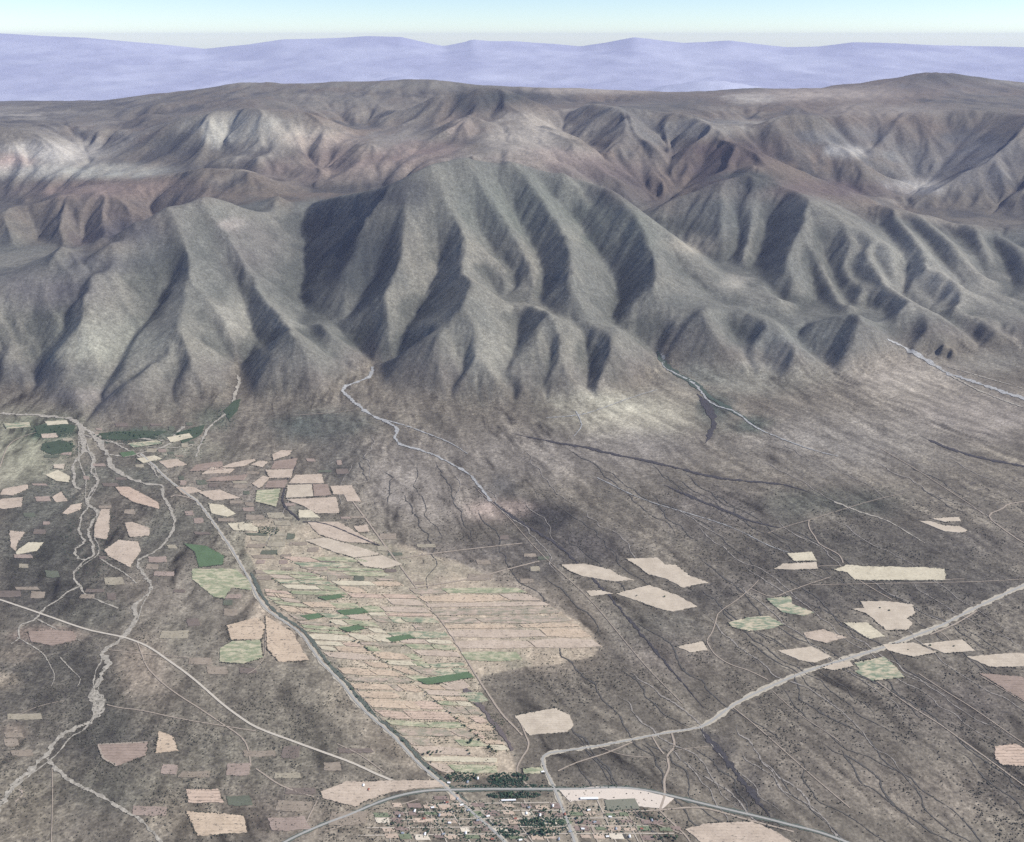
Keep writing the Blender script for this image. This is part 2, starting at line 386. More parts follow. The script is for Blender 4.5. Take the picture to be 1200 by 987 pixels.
# running water: fill closed hollows, route the flow, cut the channels, let over-steep sides slump
import heapq
def erode(z, iters, K_, SC_):
    n = nr*nc; hx = (hs*Yl*np.ones((1, nc))); hy = hw*Yl*np.ones((1, nc))
    offs = [(0, 1), (0, -1), (1, 0), (-1, 0), (1, 1), (1, -1), (-1, 1), (-1, -1)]
    cell = (hx*hy).ravel().tolist()
    act = ~(wl < np.interp(np.linspace(S0, S1, nc), fs, fw)[None, :]); act[-8:] = False
    for it in range(iters):
        if it % 3 == 0:                                # fill
            zl = z.ravel().tolist(); seen = [False]*n; hq = []
            ar = act.ravel().tolist()
            for i in range(n):
                r0 = i//nc; c0 = i-r0*nc
                if not ar[i] or r0 == nr-1 or c0 in (0, nc-1) : 
                    seen[i] = True
                    if r0 == 0 or r0 == nr-1 or c0 in (0, nc-1) or (i+nc < n and ar[i+nc]) or (c0 < nc-1 and ar[i+1]) or (c0 and ar[i-1]): hq.append((zl[i], i))
            heapq.heapify(hq); pop, push = heapq.heappop, heapq.heappush; d8 = (1, -1, nc, -nc, nc+1, nc-1, -nc+1, -nc-1)
            while hq:
                h, i = pop(hq)
                for d in d8:
                    j = i+d
                    if 0 <= j < n and not seen[j]:
                        seen[j] = True; q = zl[j]
                        if q <= h: q = h+.00005; zl[j] = q
                        push(hq, (q, j))
            z = np.array(zl).reshape(nr, nc)
        best = np.zeros((nr, nc)); rec = np.arange(n).reshape(nr, nc).copy(); rd = np.ones((nr, nc)); base_i = np.arange(n).reshape(nr, nc)
        zp = np.pad(z, 1, constant_values=99)
        for dr, dc in offs:
            dist = np.sqrt((dc*hx)**2+(dr*hy)**2); sl = (z-zp[1+dr:1+dr+nr, 1+dc:1+dc+nc])/dist
            m = sl > best; best = np.where(m, sl, best); rec = np.where(m, base_i+dr*nc+dc, rec); rd = np.where(m, dist, rd)
        order = np.argsort(z.ravel()); idx = order[act.ravel()[order]].tolist()
        R_ = rec.ravel().tolist(); A_ = list(cell)
        for i in reversed(idx):
            j = R_[i]
            if j != i: A_[j] += A_[i]
        F = (K_*np.minimum(np.array(A_), 6.0)**.5/rd.ravel()).tolist(); rl = (SC_*rd).ravel().tolist(); zl = z.ravel().tolist()
        for i in idx:
            j = R_[i]
            if j != i:
                f = F[i]; q = (zl[i]+f*zl[j])/(1+f); m = zl[j]+rl[i]
                zl[i] = q if q < m else m
        z = np.array(zl).reshape(nr, nc)
    return z
t_ = time.time(); z = erode(z+.006*fbm(np.linspace(S0, S1, nc)[None, :]*Yl/.25, Yl*np.ones((1, nc))/.25, 3, 77)*(wl > 2.1), 11, .018, .72-.24*sstep(13.4, 15.5, Yl*np.ones((1, nc)))); print('erode', time.time()-t_)
z = resize(z, (NR, NC))
z = .93*blur(z, .9)+.07*blur(z, 3)
sg = np.linspace(S0, S1, NC); wg = np.linspace(W0, W1, NR)
YG = np.exp(wg)[:, None]*np.ones((1, NC)); XG = sg[None, :]*YG
FW = np.interp(sg, fs, fw)
mt = sstep(-.01, .05, wg[:, None]-FW[None, :])       # 0 on the plain, 1 in the mountains
def grad(z):
    zs = np.gradient(z, sg, axis=1); zw = np.gradient(z, wg, axis=0)
    gx = zs/YG; gy = zw/YG-sg[None, :]*gx
    return gx, gy
def gullies(z, cell, amp, k):
    gx, gy = grad(blur(z, 3))
    g = np.hypot(gx, gy)+1e-6
    tx, ty = -gy/g, gx/g                          # along the contour
    px, py = XG/cell, YG/cell
    ix, iy = np.floor(px), np.floor(py)
    a = 0; wsum = 0
    for i in (-1, 0, 1):
        for j in (-1, 0, 1):
            hx = h2(ix+i, iy+j, k)-.5; hy = h2(ix+i, iy+j, k+31)-.5
            dx = px-ix-i-.5-hx*.9; dy = py-iy-j-.5-hy*.9
            w = np.exp(-2.2*(dx*dx+dy*dy))
            a = a+w*np.cos(2*math.pi*(dx*tx+dy*ty)*1.15); wsum = wsum+w
    n = a/wsum
    return z+amp*n*np.clip(g/.45, 0, 1.2)*mt
base = z.copy()
near_m = sstep(15.0, 13.5, YG)
z = gullies(z, 1.3, .070*(1-near_m), 5)
z = gullies(z, .62, .006+.02*(1-near_m), 11)
z = gullies(z, .30, .0028+.004*(1-near_m), 23)
z = gullies(z, .15, .0026+.002*(1-near_m), 37)
z = gullies(z, .075, .0013, 53)
z = z+mt*.012*fbm(XG/.9, YG/.9, 5, 3)*(1.6-near_m)
# the plain: faint swells and shallow drainage grooves fanning out from the valley mouths
q1 = XG+.45*YG
z = z+(1-mt)*.004*(fbm(XG/1.2, YG/1.2, 4, 90)+.5*fbm(q1/.22, YG/1.4, 3, 95))
ZG = z                                             # km
print('relief', time.time()-T0)

def ground(X, Y):                                  # metres in, metres out
    X = np.asarray(X, float)/1000; Y = np.asarray(Y, float)/1000
    c = (X/Y-S0)/(S1-S0)*(NC-1); r = (np.log(Y)-W0)/(W1-W0)*(NR-1)
    c = np.clip(c, 0, NC-1.001); r = np.clip(r, 0, NR-1.001)
    c0 = c.astype(int); r0 = r.astype(int); fc = c-c0; fr = r-r0
    return 1000*(ZG[r0, c0]*(1-fr)*(1-fc)+ZG[r0+1, c0]*fr*(1-fc)+ZG[r0, c0+1]*(1-fr)*fc+ZG[r0+1, c0+1]*fr*fc)
def drape(u, v):
    """survey picture point -> place on the ground (metres)"""
    x, y, w = ray(u, v); h = .12
    Y = (3.6-h)*y/(-w)
    # march from near to far, first crossing
    ys = np.linspace(max(1.76, Y*.72), min(29, Y*1.03+.3), 500); t = ys/y
    zz = 3.6+w*t; g = ground(x*t*1000, ys*1000)/1000
    i = np.argmax(zz < g)
    if not (zz < g).any(): i = 499
    yy = ys[i]
    if i > 0:
        a, b = zz[i-1]-g[i-1], zz[i]-g[i]
        yy = ys[i-1]+(ys[i]-ys[i-1])*a/(a-b+1e-12)
    return x*yy/y*1000, yy*1000
# ------------------------------------------------------------------ materials
def lin(c):
    c = np.asarray(c, float)/255.0
    return np.where(c <= .04045, c/12.92, ((c+.055)/1.055)**2.4)
class Nodes:
    def __init__(s, name):
        s.m = bpy.data.materials.new(name); s.m.use_nodes = True; s.t = s.m.node_tree
        s.b = s.t.nodes['Principled BSDF']; s.b.inputs['Roughness'].default_value = .95
        s.b.inputs['Specular IOR Level'].default_value = .12
        g = s.t.nodes.new('ShaderNodeNewGeometry'); s.P = g.outputs['Position']
    def n(s, t, **k):
        x = s.t.nodes.new(t)
        for a, b in k.items(): setattr(x, a, b)
        return x
    def l(s, a, b): s.t.links.new(a, b)
    def scaled(s, sc, rot=0):
        mp = s.n('ShaderNodeMapping'); s.l(s.P, mp.inputs[0]); mp.inputs['Scale'].default_value = sc; mp.inputs['Rotation'].default_value = (0, 0, rot)
        return mp.outputs[0]
    def noise(s, sc, detail=4, rough=.6, rot=0):
        x = s.n('ShaderNodeTexNoise'); x.inputs['Scale'].default_value = 1; x.inputs['Detail'].default_value = detail; x.inputs['Roughness'].default_value = rough
        s.l(s.scaled(sc, rot), x.inputs['Vector']); return x.outputs['Fac']
    def rng(s, v, a, b, c, d):
        x = s.n('ShaderNodeMapRange'); s.l(v, x.inputs[0])
        for i, q in enumerate((a, b, c, d)): x.inputs[i+1].default_value = q
        return x.outputs[0]
    def math(s, op, a, b):
        x = s.n('ShaderNodeMath', operation=op)
        for i, q in enumerate((a, b)):
            if isinstance(q, (int, float)): x.inputs[i].default_value = q
            else: s.l(q, x.inputs[i])
        return x.outputs[0]
    def mix(s, f, a, b, mode='MIX'):
        x = s.n('ShaderNodeMix', data_type='RGBA', blend_type=mode)
        if isinstance(f, (int, float)): x.inputs[0].default_value = f
        else: s.l(f, x.inputs[0])
        for i, q in ((6, a), (7, b)):
            if isinstance(q, (tuple, list, np.ndarray)): x.inputs[i].default_value = (*[float(w) for w in q][:3], 1)
            else: s.l(q, x.inputs[i])
        return x.outputs[2]
    def scale(s, col, f):               # colour times value
        x = s.n('ShaderNodeVectorMath', operation='SCALE'); s.l(col, x.inputs[0])
        if isinstance(f, (int, float)): x.inputs['Scale'].default_value = f
        else: s.l(f, x.inputs['Scale'])
        return x.outputs[0]
    def bump(s, h, st, dist):
        x = s.n('ShaderNodeBump'); x.inputs['Strength'].default_value = st; x.inputs['Distance'].default_value = dist
        s.l(h, x.inputs['Height']); s.l(x.outputs[0], s.b.inputs['Normal'])
    def out(s, c): s.l(c, s.b.inputs['Base Color']); return s.m

def terrain_mat():
    k = Nodes('rangeland')
    a = k.n('ShaderNodeAttribute', attribute_name='albedo').outputs['Color']
    sc = k.n('ShaderNodeAttribute', attribute_name='scrub').outputs['Fac']
    n1 = k.noise((1/70, 1/70, 1/70), 5, .62)
    n2 = k.noise((1/16, 1/16, 1/16), 3, .6)
    n3 = k.noise((1/33, 1/33, 1/33), 5, .7)
    f = k.math('MULTIPLY', k.rng(n1, .3, .7, .74, 1.26), k.rng(n3, .32, .68, .66, 1.34))
    f = k.math('MULTIPLY', f, k.rng(n2, .35, .65, .72, 1.28))
    f = k.math('ADD', 1.0, k.math('MULTIPLY', k.math('SUBTRACT', f, 1.0), k.math('ADD', k.math('MULTIPLY', sc, .45), .68)))
    c = k.scale(a, f)
    v = k.n('ShaderNodeTexVoronoi'); k.l(k.scaled((1/24, 1/24, 1/24)), v.inputs['Vector']); v.inputs['Scale'].default_value = 1
    dots = k.rng(v.outputs['Distance'], .18, .42, 1, 0)
    pat = k.math('MULTIPLY', k.rng(k.noise((1/120, 1/120, 1/120), 4, .65), .44, .60, 0, 1), sc)
    m = k.math('MULTIPLY', k.math('MULTIPLY', dots, pat), .75)
    c = k.mix(m, c, (.045, .045, .042))
    m2 = k.math('MULTIPLY', k.rng(k.noise((1/42, 1/42, 1/42), 5, .7), .50, .68, 0, .6), sc)
    c = k.mix(m2, c, (.062, .056, .056))
    k.bump(k.math('ADD', n1, k.math('MULTIPLY', n2, .35)), .5, 8.0)
    return k.out(c)

def soil_mat(name, rgb, edge=.5, furrow=0.0, ang=0.0, per=22.0, green=None, dots=.0, bumpd=.6):
    k = Nodes(name); base = lin(rgb)
    n1 = k.noise((1/90, 1/90, 1/90), 5, .6); n2 = k.noise((1/11, 1/11, 1/11), 3, .6)
    col = k.mix(k.rng(n1, .35, .65, 0, 1), base*(.88, .87, .86), base*1.08)
    if furrow:
        w = k.n('ShaderNodeTexWave', wave_type='BANDS', bands_direction='Y'); w.inputs['Scale'].default_value = 1; w.inputs['Distortion'].default_value = 2.2; w.inputs['Detail'].default_value = 3; w.inputs['Detail Scale'].default_value = .6
        k.l(k.scaled((.04/per, .314/per, 1/per), ang), w.inputs['Vector'])
        col = k.mix(k.math('MULTIPLY', k.rng(w.outputs['Fac'], .60, .95, 0, furrow), k.rng(k.noise((1/70, 1/18, 1/50), 4, .7), .42, .60, .1, 1)), col, base*(.46, .44, .42))
    if green is not None:
        col = k.mix(k.rng(k.noise((1/60, 1/24, 1/60), 4, .6, ang), .42, .58, 0, .9), col, lin(green))
    if dots:
        col = k.mix(k.rng(k.noise((1/26, 1/13, 1/26), 3, .7), .58, .66, 0, dots), col, (.09, .085, .075))
    col = k.scale(col, k.rng(n2, .3, .7, .9, 1.1))
    k.bump(n2, .5, bumpd)
    return k.out(col)
def plain_mat(name, rgb, var=.15, rough=.9, s=1/6):
    k = Nodes(name); b = lin(rgb); n = k.noise((s, s, s), 5, .7)
    k.b.inputs['Roughness'].default_value = rough
    return k.out(k.mix(k.rng(n, .3, .7, 0, 1), b*(1-var), b*(1+var)))
MT = terrain_mat()

def grid_mesh(name, V3, nr, nc, sel=None, nrm=None):
    me = bpy.data.meshes.new(name)
    idx = np.arange(nr*nc).reshape(nr, nc)
    q = np.stack([idx[:-1, :-1], idx[:-1, 1:], idx[1:, 1:], idx[1:, :-1]], -1).reshape(-1, 4)
    used = np.arange(nr*nc)
    if sel is not None:
        q = q[sel.ravel()]; used = np.unique(q); remap = np.full(nr*nc, -1); remap[used] = np.arange(len(used)); q = remap[q]; V3 = V3[used]
    me.vertices.add(len(V3)); me.vertices.foreach_set('co', V3.astype(np.float32).ravel())
    me.loops.add(q.size); me.loops.foreach_set('vertex_index', q.ravel().astype(np.int32))
    me.polygons.add(len(q)); me.polygons.foreach_set('loop_start', np.arange(0, q.size, 4, dtype=np.int32))
    me.update(calc_edges=True)
    me.polygons.foreach_set('use_smooth', np.ones(len(q), bool))
    if nrm is not None: me.normals_split_custom_set_from_vertices(nrm[used].astype(np.float32))
    return me, used
def attach(me, name, arr):
    if arr.ndim == 2:
        a = me.attributes.new(name, 'FLOAT_COLOR', 'POINT'); a.data.foreach_set('color', np.c_[arr, np.ones(len(arr))].astype(np.float32).ravel())
    else:
        a = me.attributes.new(name, 'FLOAT', 'POINT'); a.data.foreach_set('value', arr.astype(np.float32))
def tag(o, label=None, cat=None, group=None, kind=None):
    for k_, q in (('label', label), ('category', cat), ('group', group), ('kind', kind)):
        if q: o[k_] = q
    return o
def link(name, me, mats, parent=None, loc=None):
    for m_ in (mats if isinstance(mats, (list, tuple)) else [mats]): me.materials.append(m_)
    o = bpy.data.objects.new(name, me); C.objects.link(o)
    if loc is not None: o.location = loc
    if parent is not None: o.parent = parent
    return o

# ------------------------------------------------------------------ what the land is made of (albedo, with some flank shade put into it)
yy = YG*1000; xx = XG*1000; zz = ZG*1000
rel = zz-CAM_H; cf = yy*CT-rel*ST; UG = 600+FPX*xx/cf; VG = 493.5-FPX*(yy*ST+rel*CT)/cf      # survey picture coordinates, used only to place the soils and painted flank shade
gx, gy = grad(ZG); slope = np.hypot(gx, gy)
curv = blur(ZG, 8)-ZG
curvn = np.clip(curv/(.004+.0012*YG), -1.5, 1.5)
nA = fbm(XG/1.6, YG/1.6, 5, 201); nB = fbm(XG/.35, YG/.35, 5, 211); nC = fbm(q1/.16, YG/1.3, 5, 221); nD = fbm(XG/4, YG/4, 4, 231)
nE = fbm((XG-.25*YG)/.09, (YG)/.55, 4, 241)
tilt = .05+.50*sstep(-2.2, 1.0, XG)
wq = XG+tilt*(YG-6.5)+.08*fbm(XG/.7, YG/.7, 4, 271); nF = fbm(wq/.055, YG/.22, 4, 251); nG = fbm(wq/.20, YG/.95, 5, 261); vein = np.clip(1-np.abs(fbm(wq/.24, YG/1.5, 4, 281))*5.5, 0, 1)**1.6; vein2 = np.clip(1-np.abs(fbm(wq/.42+9, YG/1.9, 4, 291))*9, 0, 1)**1.6; vm = sstep(-.15, .35, fbm(XG/1.1, YG/1.1, 3, 297))
def M3(a, b, t): return a+(b-a)*t[..., None]
K = lambda *c: np.array(lin(c))
front = M3(K(108,110,104)*np.ones((NR, NC, 3)), K(136,132,119), np.clip(.30+.5*nA+.25*nB, 0, 1))
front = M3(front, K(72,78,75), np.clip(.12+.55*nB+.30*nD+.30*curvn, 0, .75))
back = M3(K(118,110,95)*np.ones((NR, NC, 3)), K(158,150,134), np.clip(.15+1.0*nA+.4*nB, 0, 1))
back = M3(back, K(120,100,82), np.clip(.15+1.1*nD-.3*nB, 0, .8))
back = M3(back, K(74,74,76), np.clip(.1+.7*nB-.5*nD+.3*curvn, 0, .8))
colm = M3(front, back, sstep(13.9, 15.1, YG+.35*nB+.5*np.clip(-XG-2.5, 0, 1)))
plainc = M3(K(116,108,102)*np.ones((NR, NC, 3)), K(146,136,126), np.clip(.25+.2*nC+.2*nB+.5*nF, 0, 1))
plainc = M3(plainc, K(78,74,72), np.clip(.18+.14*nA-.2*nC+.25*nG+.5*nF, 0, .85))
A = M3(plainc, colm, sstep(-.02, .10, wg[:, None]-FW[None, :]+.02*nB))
SC = np.clip(.55+.35*nA+.3*nC, 0, 1)*(1-.75*mt)
# patches of ground tone, a few with flank shade painted in: (u, v, half-width, half-height, colour, weight, scrub or None)
PATCH = [
 (740,488,78,27,(176,170,158),.85,.1),(700,470,60,14,(165,162,152),.5,.2),(1060,440,70,26,(166,156,152),.6,.2),(1150,485,80,28,(158,148,148),.5,.3),
 (880,440,90,20,(140,140,136),.5,.3),(990,520,120,36,(142,136,136),.5,.4),(640,535,150,30,(142,134,134),.5,.4),(760,520,60,22,(128,122,124),.4,.4),
 (520,585,60,34,(150,140,138),.5,.35),(605,595,32,9,(172,150,148),.75,.0),(575,600,26,12,(168,148,144),.5,.1),(470,560,50,40,(138,130,130),.5,.4),
 (640,605,42,22,(62,60,64),.9,1),(690,642,48,24,(64,62,66),.8,1),(590,570,20,14,(80,80,86),.5,.8),(380,500,60,18,(78,86,86),.75,.8),(400,540,28,30,(90,90,92),.6,.8),
 (835,478,22,20,(66,76,76),.8,.9),(880,500,30,10,(70,84,80),.6,.9),(830,440,26,10,(96,100,100),.5,.6),(985,590,70,16,(80,84,80),.7,.9),(920,600,40,18,(88,92,88),.5,.9),
 (1010,640,130,26,(92,88,86),.65,.9),(1120,690,110,30,(88,84,84),.6,1),(900,665,60,24,(90,84,84),.6,.9),(960,700,50,16,(82,78,80),.6,1),(1130,640,90,20,(104,98,98),.4,.7),
 (840,600,60,26,(120,112,114),.4,.6),(870,690,40,12,(150,140,138),.5,.2),(700,640,60,16,(132,122,122),.2,.5),
 (830,700,36,20,(84,80,80),.6,1),(760,735,70,22,(112,108,104),.5,.8),(720,760,60,26,(108,102,98),.4,.9),(780,770,60,26,(120,110,108),.4,.8),
 (1130,830,80,36,(98,90,90),.55,1),(1020,850,110,40,(112,104,100),.4,.9),(940,900,120,40,(124,114,110),.4,.8),(1100,930,110,36,(134,122,116),.4,.8),(1180,920,40,24,(92,86,84),.5,1),
 (850,880,12,24,(72,68,70),.7,1),(880,920,14,24,(74,70,72),.7,1),(905,950,14,22,(80,76,76),.6,1),(830,862,14,8,(66,64,66),.8,1),
 (720,900,60,24,(104,98,94),.5,.9),(560,850,45,20,(104,94,92),.55,.9),(600,800,60,20,(96,90,86),.45,.9),(680,800,60,24,(112,104,98),.4,.9),(560,880,20,12,(96,92,88),.5,.9),
 (30,520,60,36,(150,150,132),.7,.25),(20,555,50,22,(150,148,132),.6,.2),(60,500,40,10,(92,106,88),.5,.8),(60,590,46,30,(96,98,94),.6,.9),(150,560,70,18,(92,96,90),.55,.9),(210,530,60,16,(138,136,124),.5,.5),
 (40,640,60,30,(84,88,86),.6,1),(50,690,70,36,(86,82,82),.65,1),(60,790,80,50,(82,80,78),.6,1),(110,870,60,26,(78,78,78),.6,1),(60,920,70,36,(100,96,88),.4,.8),(150,925,60,26,(88,90,86),.5,1),
 (20,770,26,12,(150,134,122),.5,.2),(60,745,36,10,(165,140,132),.7,.1),(10,860,14,10,(168,146,136),.5,0),(0,800,16,10,(176,158,142),.6,0),
 (120,720,40,20,(86,86,82),.5,1),(190,690,40,30,(150,138,130),.5,.3),(230,690,40,30,(120,114,108),.4,.6),(200,745,60,30,(126,120,112),.5,.7),(175,790,30,50,(150,134,124),.5,.3),
 (290,820,90,50,(112,106,98),.5,.8),(330,880,90,40,(104,100,92),.5,.9),(250,890,60,34,(112,108,100),.4,.9),(380,810,34,50,(114,108,100),.5,.8),(200,920,60,30,(120,112,102),.4,.8),
 (230,960,60,24,(140,128,116),.5,.6),(340,960,70,24,(104,92,88),.5,.9),(30,960,40,40,(130,120,108),.5,.6),
 (330,640,60,34,(150,146,130),.6,.4),(380,670,70,40,(158,152,136),.75,.3),(430,730,80,40,(164,154,140),.8,.25),(480,800,80,50,(172,158,144),.8,.2),(520,870,70,40,(170,154,140),.7,.3),(330,720,40,40,(178,160,146),.7,.2),
 (600,730,90,34,(170,154,144),.75,.25),(550,690,80,24,(158,144,136),.6,.3),(650,760,50,24,(164,148,136),.6,.3),(520,650,80,14,(128,118,116),.5,.6),(590,640,50,12,(104,98,98),.6,.8),(630,660,30,18,(92,88,90),.5,.9),
 (270,575,50,12,(140,128,126),.4,.4),(240,560,40,10,(150,134,128),.4,.3),(300,600,26,14,(92,94,94),.4,.8),(240,610,30,24,(104,104,98),.6,.9),(350,600,16,10,(84,90,86),.5,.9),
 (180,640,36,24,(104,106,100),.4,.8),(190,612,30,20,(104,106,100),.5,.9),(560,945,120,26,(150,140,128),.6,.5),(450,960,100,26,(140,128,118),.55,.6),(700,950,110,26,(168,154,142),.6,.4),(740,975,80,16,(150,138,126),.5,.5),
 (250,490,24,14,(90,104,92),.5,.9),(170,508,40,7,(70,92,80),.7,1),(60,508,26,8,(64,92,76),.7,1),
 # the hills
 (600,125,60,20,(104,92,80),.6,0),(470,130,50,14,(136,126,108),.6,0),(360,120,80,10,(118,112,98),.5,0),(120,135,80,10,(112,106,94),.5,0),(170,215,70,10,(122,100,84),.6,0),(900,165,50,12,(96,86,78),.6,0),(1140,170,60,20,(92,92,90),.5,0),(780,120,60,10,(96,94,86),.5,0),(1110,92,60,8,(84,84,76),.7,0),(880,104,30,5,(80,80,72),.7,0),
 (60,660,90,60,(72,72,68),.5,1),(60,820,80,60,(74,72,70),.5,1),(150,850,60,40,(76,76,72),.4,1),(1000,660,150,40,(84,80,76),.5,1),
 (60,180,60,16,(190,182,168),.8,0),(10,190,26,10,(190,150,134),.7,0),(40,200,60,10,(180,176,162),.6,0),(140,200,60,8,(172,172,156),.7,0),(280,150,60,18,(172,168,150),.7,0),(360,160,40,14,(186,172,148),.7,0),(255,160,14,14,(176,174,158),.6,0),
 (205,165,26,14,(70,76,78),.6,0),(390,165,40,10,(168,142,124),.5,0),(440,190,90,16,(150,122,110),.6,0),(470,205,80,10,(150,132,116),.6,0),(120,222,90,10,(150,120,106),.6,0),(200,225,60,14,(128,110,102),.5,0),(360,200,60,16,(140,118,104),.5,0),  # first entry paints the shade of the left hill's flank
 (120,260,80,34,(118,98,94),.6,0),(40,270,50,30,(110,110,98),.5,0),(470,165,40,14,(160,150,136),.5,0),(545,150,24,14,(150,126,112),.4,0),(620,160,50,28,(172,160,142),.75,0),(650,185,60,12,(158,134,122),.6,0),(560,118,34,16,(72,76,74),.75,0),(600,112,46,10,(70,76,74),.75,0),
 (500,175,40,10,(148,116,104),.6,0),(735,140,30,20,(104,104,102),.5,0),(760,170,40,30,(124,122,116),.5,0),(700,200,60,14,(120,98,94),.6,0),(740,225,40,20,(92,76,78),.7,0),(850,180,60,14,(84,68,72),.75,0),(830,205,40,14,(92,76,80),.6,0),(980,222,90,12,(104,84,84),.6,0),
 (830,150,50,10,(146,142,132),.4,0),(960,110,90,8,(176,158,140),.7,0),(880,115,30,6,(180,172,158),.6,0),(1040,130,70,8,(160,148,132),.5,0),(1100,100,80,8,(120,112,104),.5,0),(1000,160,60,16,(120,122,122),.5,0),(1080,218,30,10,(200,196,188),.75,0),(1060,190,40,20,(140,140,134),.5,0),
 (990,178,30,8,(186,182,174),.6,0),(1150,190,60,30,(126,126,128),.5,0),(700,105,90,5,(176,160,142),.6,0),(450,100,120,6,(130,126,112),.5,0),(820,285,30,12,(186,176,156),.7,0),(860,330,20,10,(176,170,156),.7,0),
 (270,262,14,8,(190,176,168),.5,0),(290,290,40,34,(120,112,110),.6,0),(400,280,64,44,(74,78,80),.55,0),(410,330,40,44,(70,76,78),.55,0),(450,290,26,40,(72,78,80),.5,0),(880,212,34,13,(70,78,76),.8,0),(470,225,36,20,(60,64,74),.7,0),(150,270,40,16,(70,72,82),.6,0),(110,310,50,14,(84,84,92),.5,0),(610,240,80,40,(112,122,110),.5,0),(720,260,50,40,(104,116,106),.6,0),(860,240,50,30,(96,104,104),.5,0),  # dark left-flank entries mix ground colour with painted slope shade
 (130,400,60,24,(160,162,146),.6,0),(100,420,40,14,(168,168,150),.6,0),(280,370,30,30,(168,164,150),.5,0),(320,370,30,20,(160,158,146),.4,0),(570,420,40,30,(160,158,144),.5,0),(1100,340,60,30,(166,162,152),.5,0),(1050,300,60,30,(160,160,150),.5,0),(1170,420,60,14,(140,140,140),.5,0),
 (180,290,24,20,(90,96,100),.3,0),(60,340,60,24,(98,94,102),.5,0),(40,440,60,12,(96,96,98),.4,0),(90,470,60,8,(130,122,118),.5,0),(940,400,70,20,(136,140,136),.4,0),
]
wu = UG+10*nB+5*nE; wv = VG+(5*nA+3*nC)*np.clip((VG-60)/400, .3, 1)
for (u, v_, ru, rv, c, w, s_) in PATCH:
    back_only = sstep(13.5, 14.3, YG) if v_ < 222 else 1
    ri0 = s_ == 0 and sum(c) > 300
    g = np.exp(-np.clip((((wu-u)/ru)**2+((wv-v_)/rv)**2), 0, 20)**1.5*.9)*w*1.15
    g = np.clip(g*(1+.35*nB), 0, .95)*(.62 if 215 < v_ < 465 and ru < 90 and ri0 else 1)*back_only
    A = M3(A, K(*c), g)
    if s_ is not None: SC = SC*(1-g)+s_*g
# streaky growth and wash-outs along the drainage
st = (1-mt)*np.clip(.5+.5*nD, .2, 1)
A = A*(1+.26*st*np.clip(nE*1.4, -1, 1)+.10*st*np.clip(nC, -1, 1)+.26*(1-mt)*np.clip(nF*1.5, -1, 1)+mt*.10*np.clip(nF, -1, 1)-.55*(1-mt)*vein*vm+.3*(1-mt)*vein2*(1-vm)*sstep(-5, -3.4, XG))[..., None]
WB = 14*nB+10*nG
belt = sstep(0, 1, (UG+.4*WB-np.interp(VG, [640,672,700,725,755,790,815,840,862,895,915], [285,300,312,345,370,400,420,445,470,500,525]))/5)*sstep(0, 1, (np.interp(VG, [610,640,662,685,742,768,792,820,850,905], [400,470,560,600,690,706,575,560,568,592])-UG-WB)/8)*sstep(612, 622, VG-8*nB)*sstep(915, 905, VG)*(1-mt)
A = M3(A, M3(K(186,168,152)*np.ones((NR, NC, 3)), K(150,142,128), np.clip(.3+.8*nB+.5*nC, 0, 1)), np.clip(belt*.78+.25*belt*nE, 0, .9)); SC = SC*(1-.7*belt)
lum = A.mean(-1, keepdims=True); A = lum+(A-lum)*(.70-.18*sstep(13.5, 15, YG))[..., None]; A = A*(1-.06*(1-mt)-.11*mt*sstep(15, 13, YG)-.14*sstep(13, 15, YG))[..., None]*(np.array([1.02, 1.01, .97])+(1-mt)[..., None]*np.array([.03, .02, -.08]))                                            # the photo's tones are brighter than the soils themselves
A = np.clip(A, .02, .75)
print('albedo', time.time()-T0)
# normals of the whole relief, shared so that neighbouring pieces meet without a seam
nn = np.stack([-gx, -gy, np.ones_like(gx)], -1); nn /= np.linalg.norm(nn, axis=2, keepdims=True); nn = nn.reshape(-1, 3)
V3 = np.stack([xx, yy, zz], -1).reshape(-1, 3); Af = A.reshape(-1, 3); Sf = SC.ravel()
# which piece of the land each cell belongs to
uc = (UG[:-1, :-1]+UG[1:, 1:])/2; yc = (YG[:-1, :-1]+YG[1:, 1:])/2; sc_ = (XG/YG)[:-1, :-1]
isp = (wg[:-1, None] < FW[None, :-1])
def edgeline(pts, sv):                              # boundary in (s, km)
    p = np.array(pts); return np.interp(sv, p[:, 0], p[:, 1])
sX = XG[:-1, :-1]
div1 = np.interp(yc, [8.5, 9.6, 10.3, 11, 12, 13.5, 15], [-1.65, -1.7, -2.0, -2.35, -2.75, -3.0, -3.0])   # stream between left and central mountain
div2 = np.interp(yc, [8.5, 9.2, 10, 11, 12, 13.5, 15], [1.9, 1.7, 2.6, 2.75, 2.4, 2.15, 2.1])
region = np.where(isp, 0, np.where(yc > 14.2, 4, np.where(sX < div1, 1, np.where(sX < div2, 2, 3))))
names = {0: ('plain', 'flat scrub plain in front of the mountains'), 1: ('mountain', 'grey green ridged mountain nearest the braided river'),
         2: ('mountain', 'highest front mountain with long curved spurs and dark left flank'), 3: ('mountain', 'broad ridged mountain right of the pale valley floor'),
         4: ('hills', 'brown and pale rolling hills behind the front mountains')}
for kx in range(5):
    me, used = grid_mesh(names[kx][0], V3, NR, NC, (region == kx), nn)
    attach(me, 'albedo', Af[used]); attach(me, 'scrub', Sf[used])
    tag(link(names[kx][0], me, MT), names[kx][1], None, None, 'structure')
print('land', time.time()-T0)

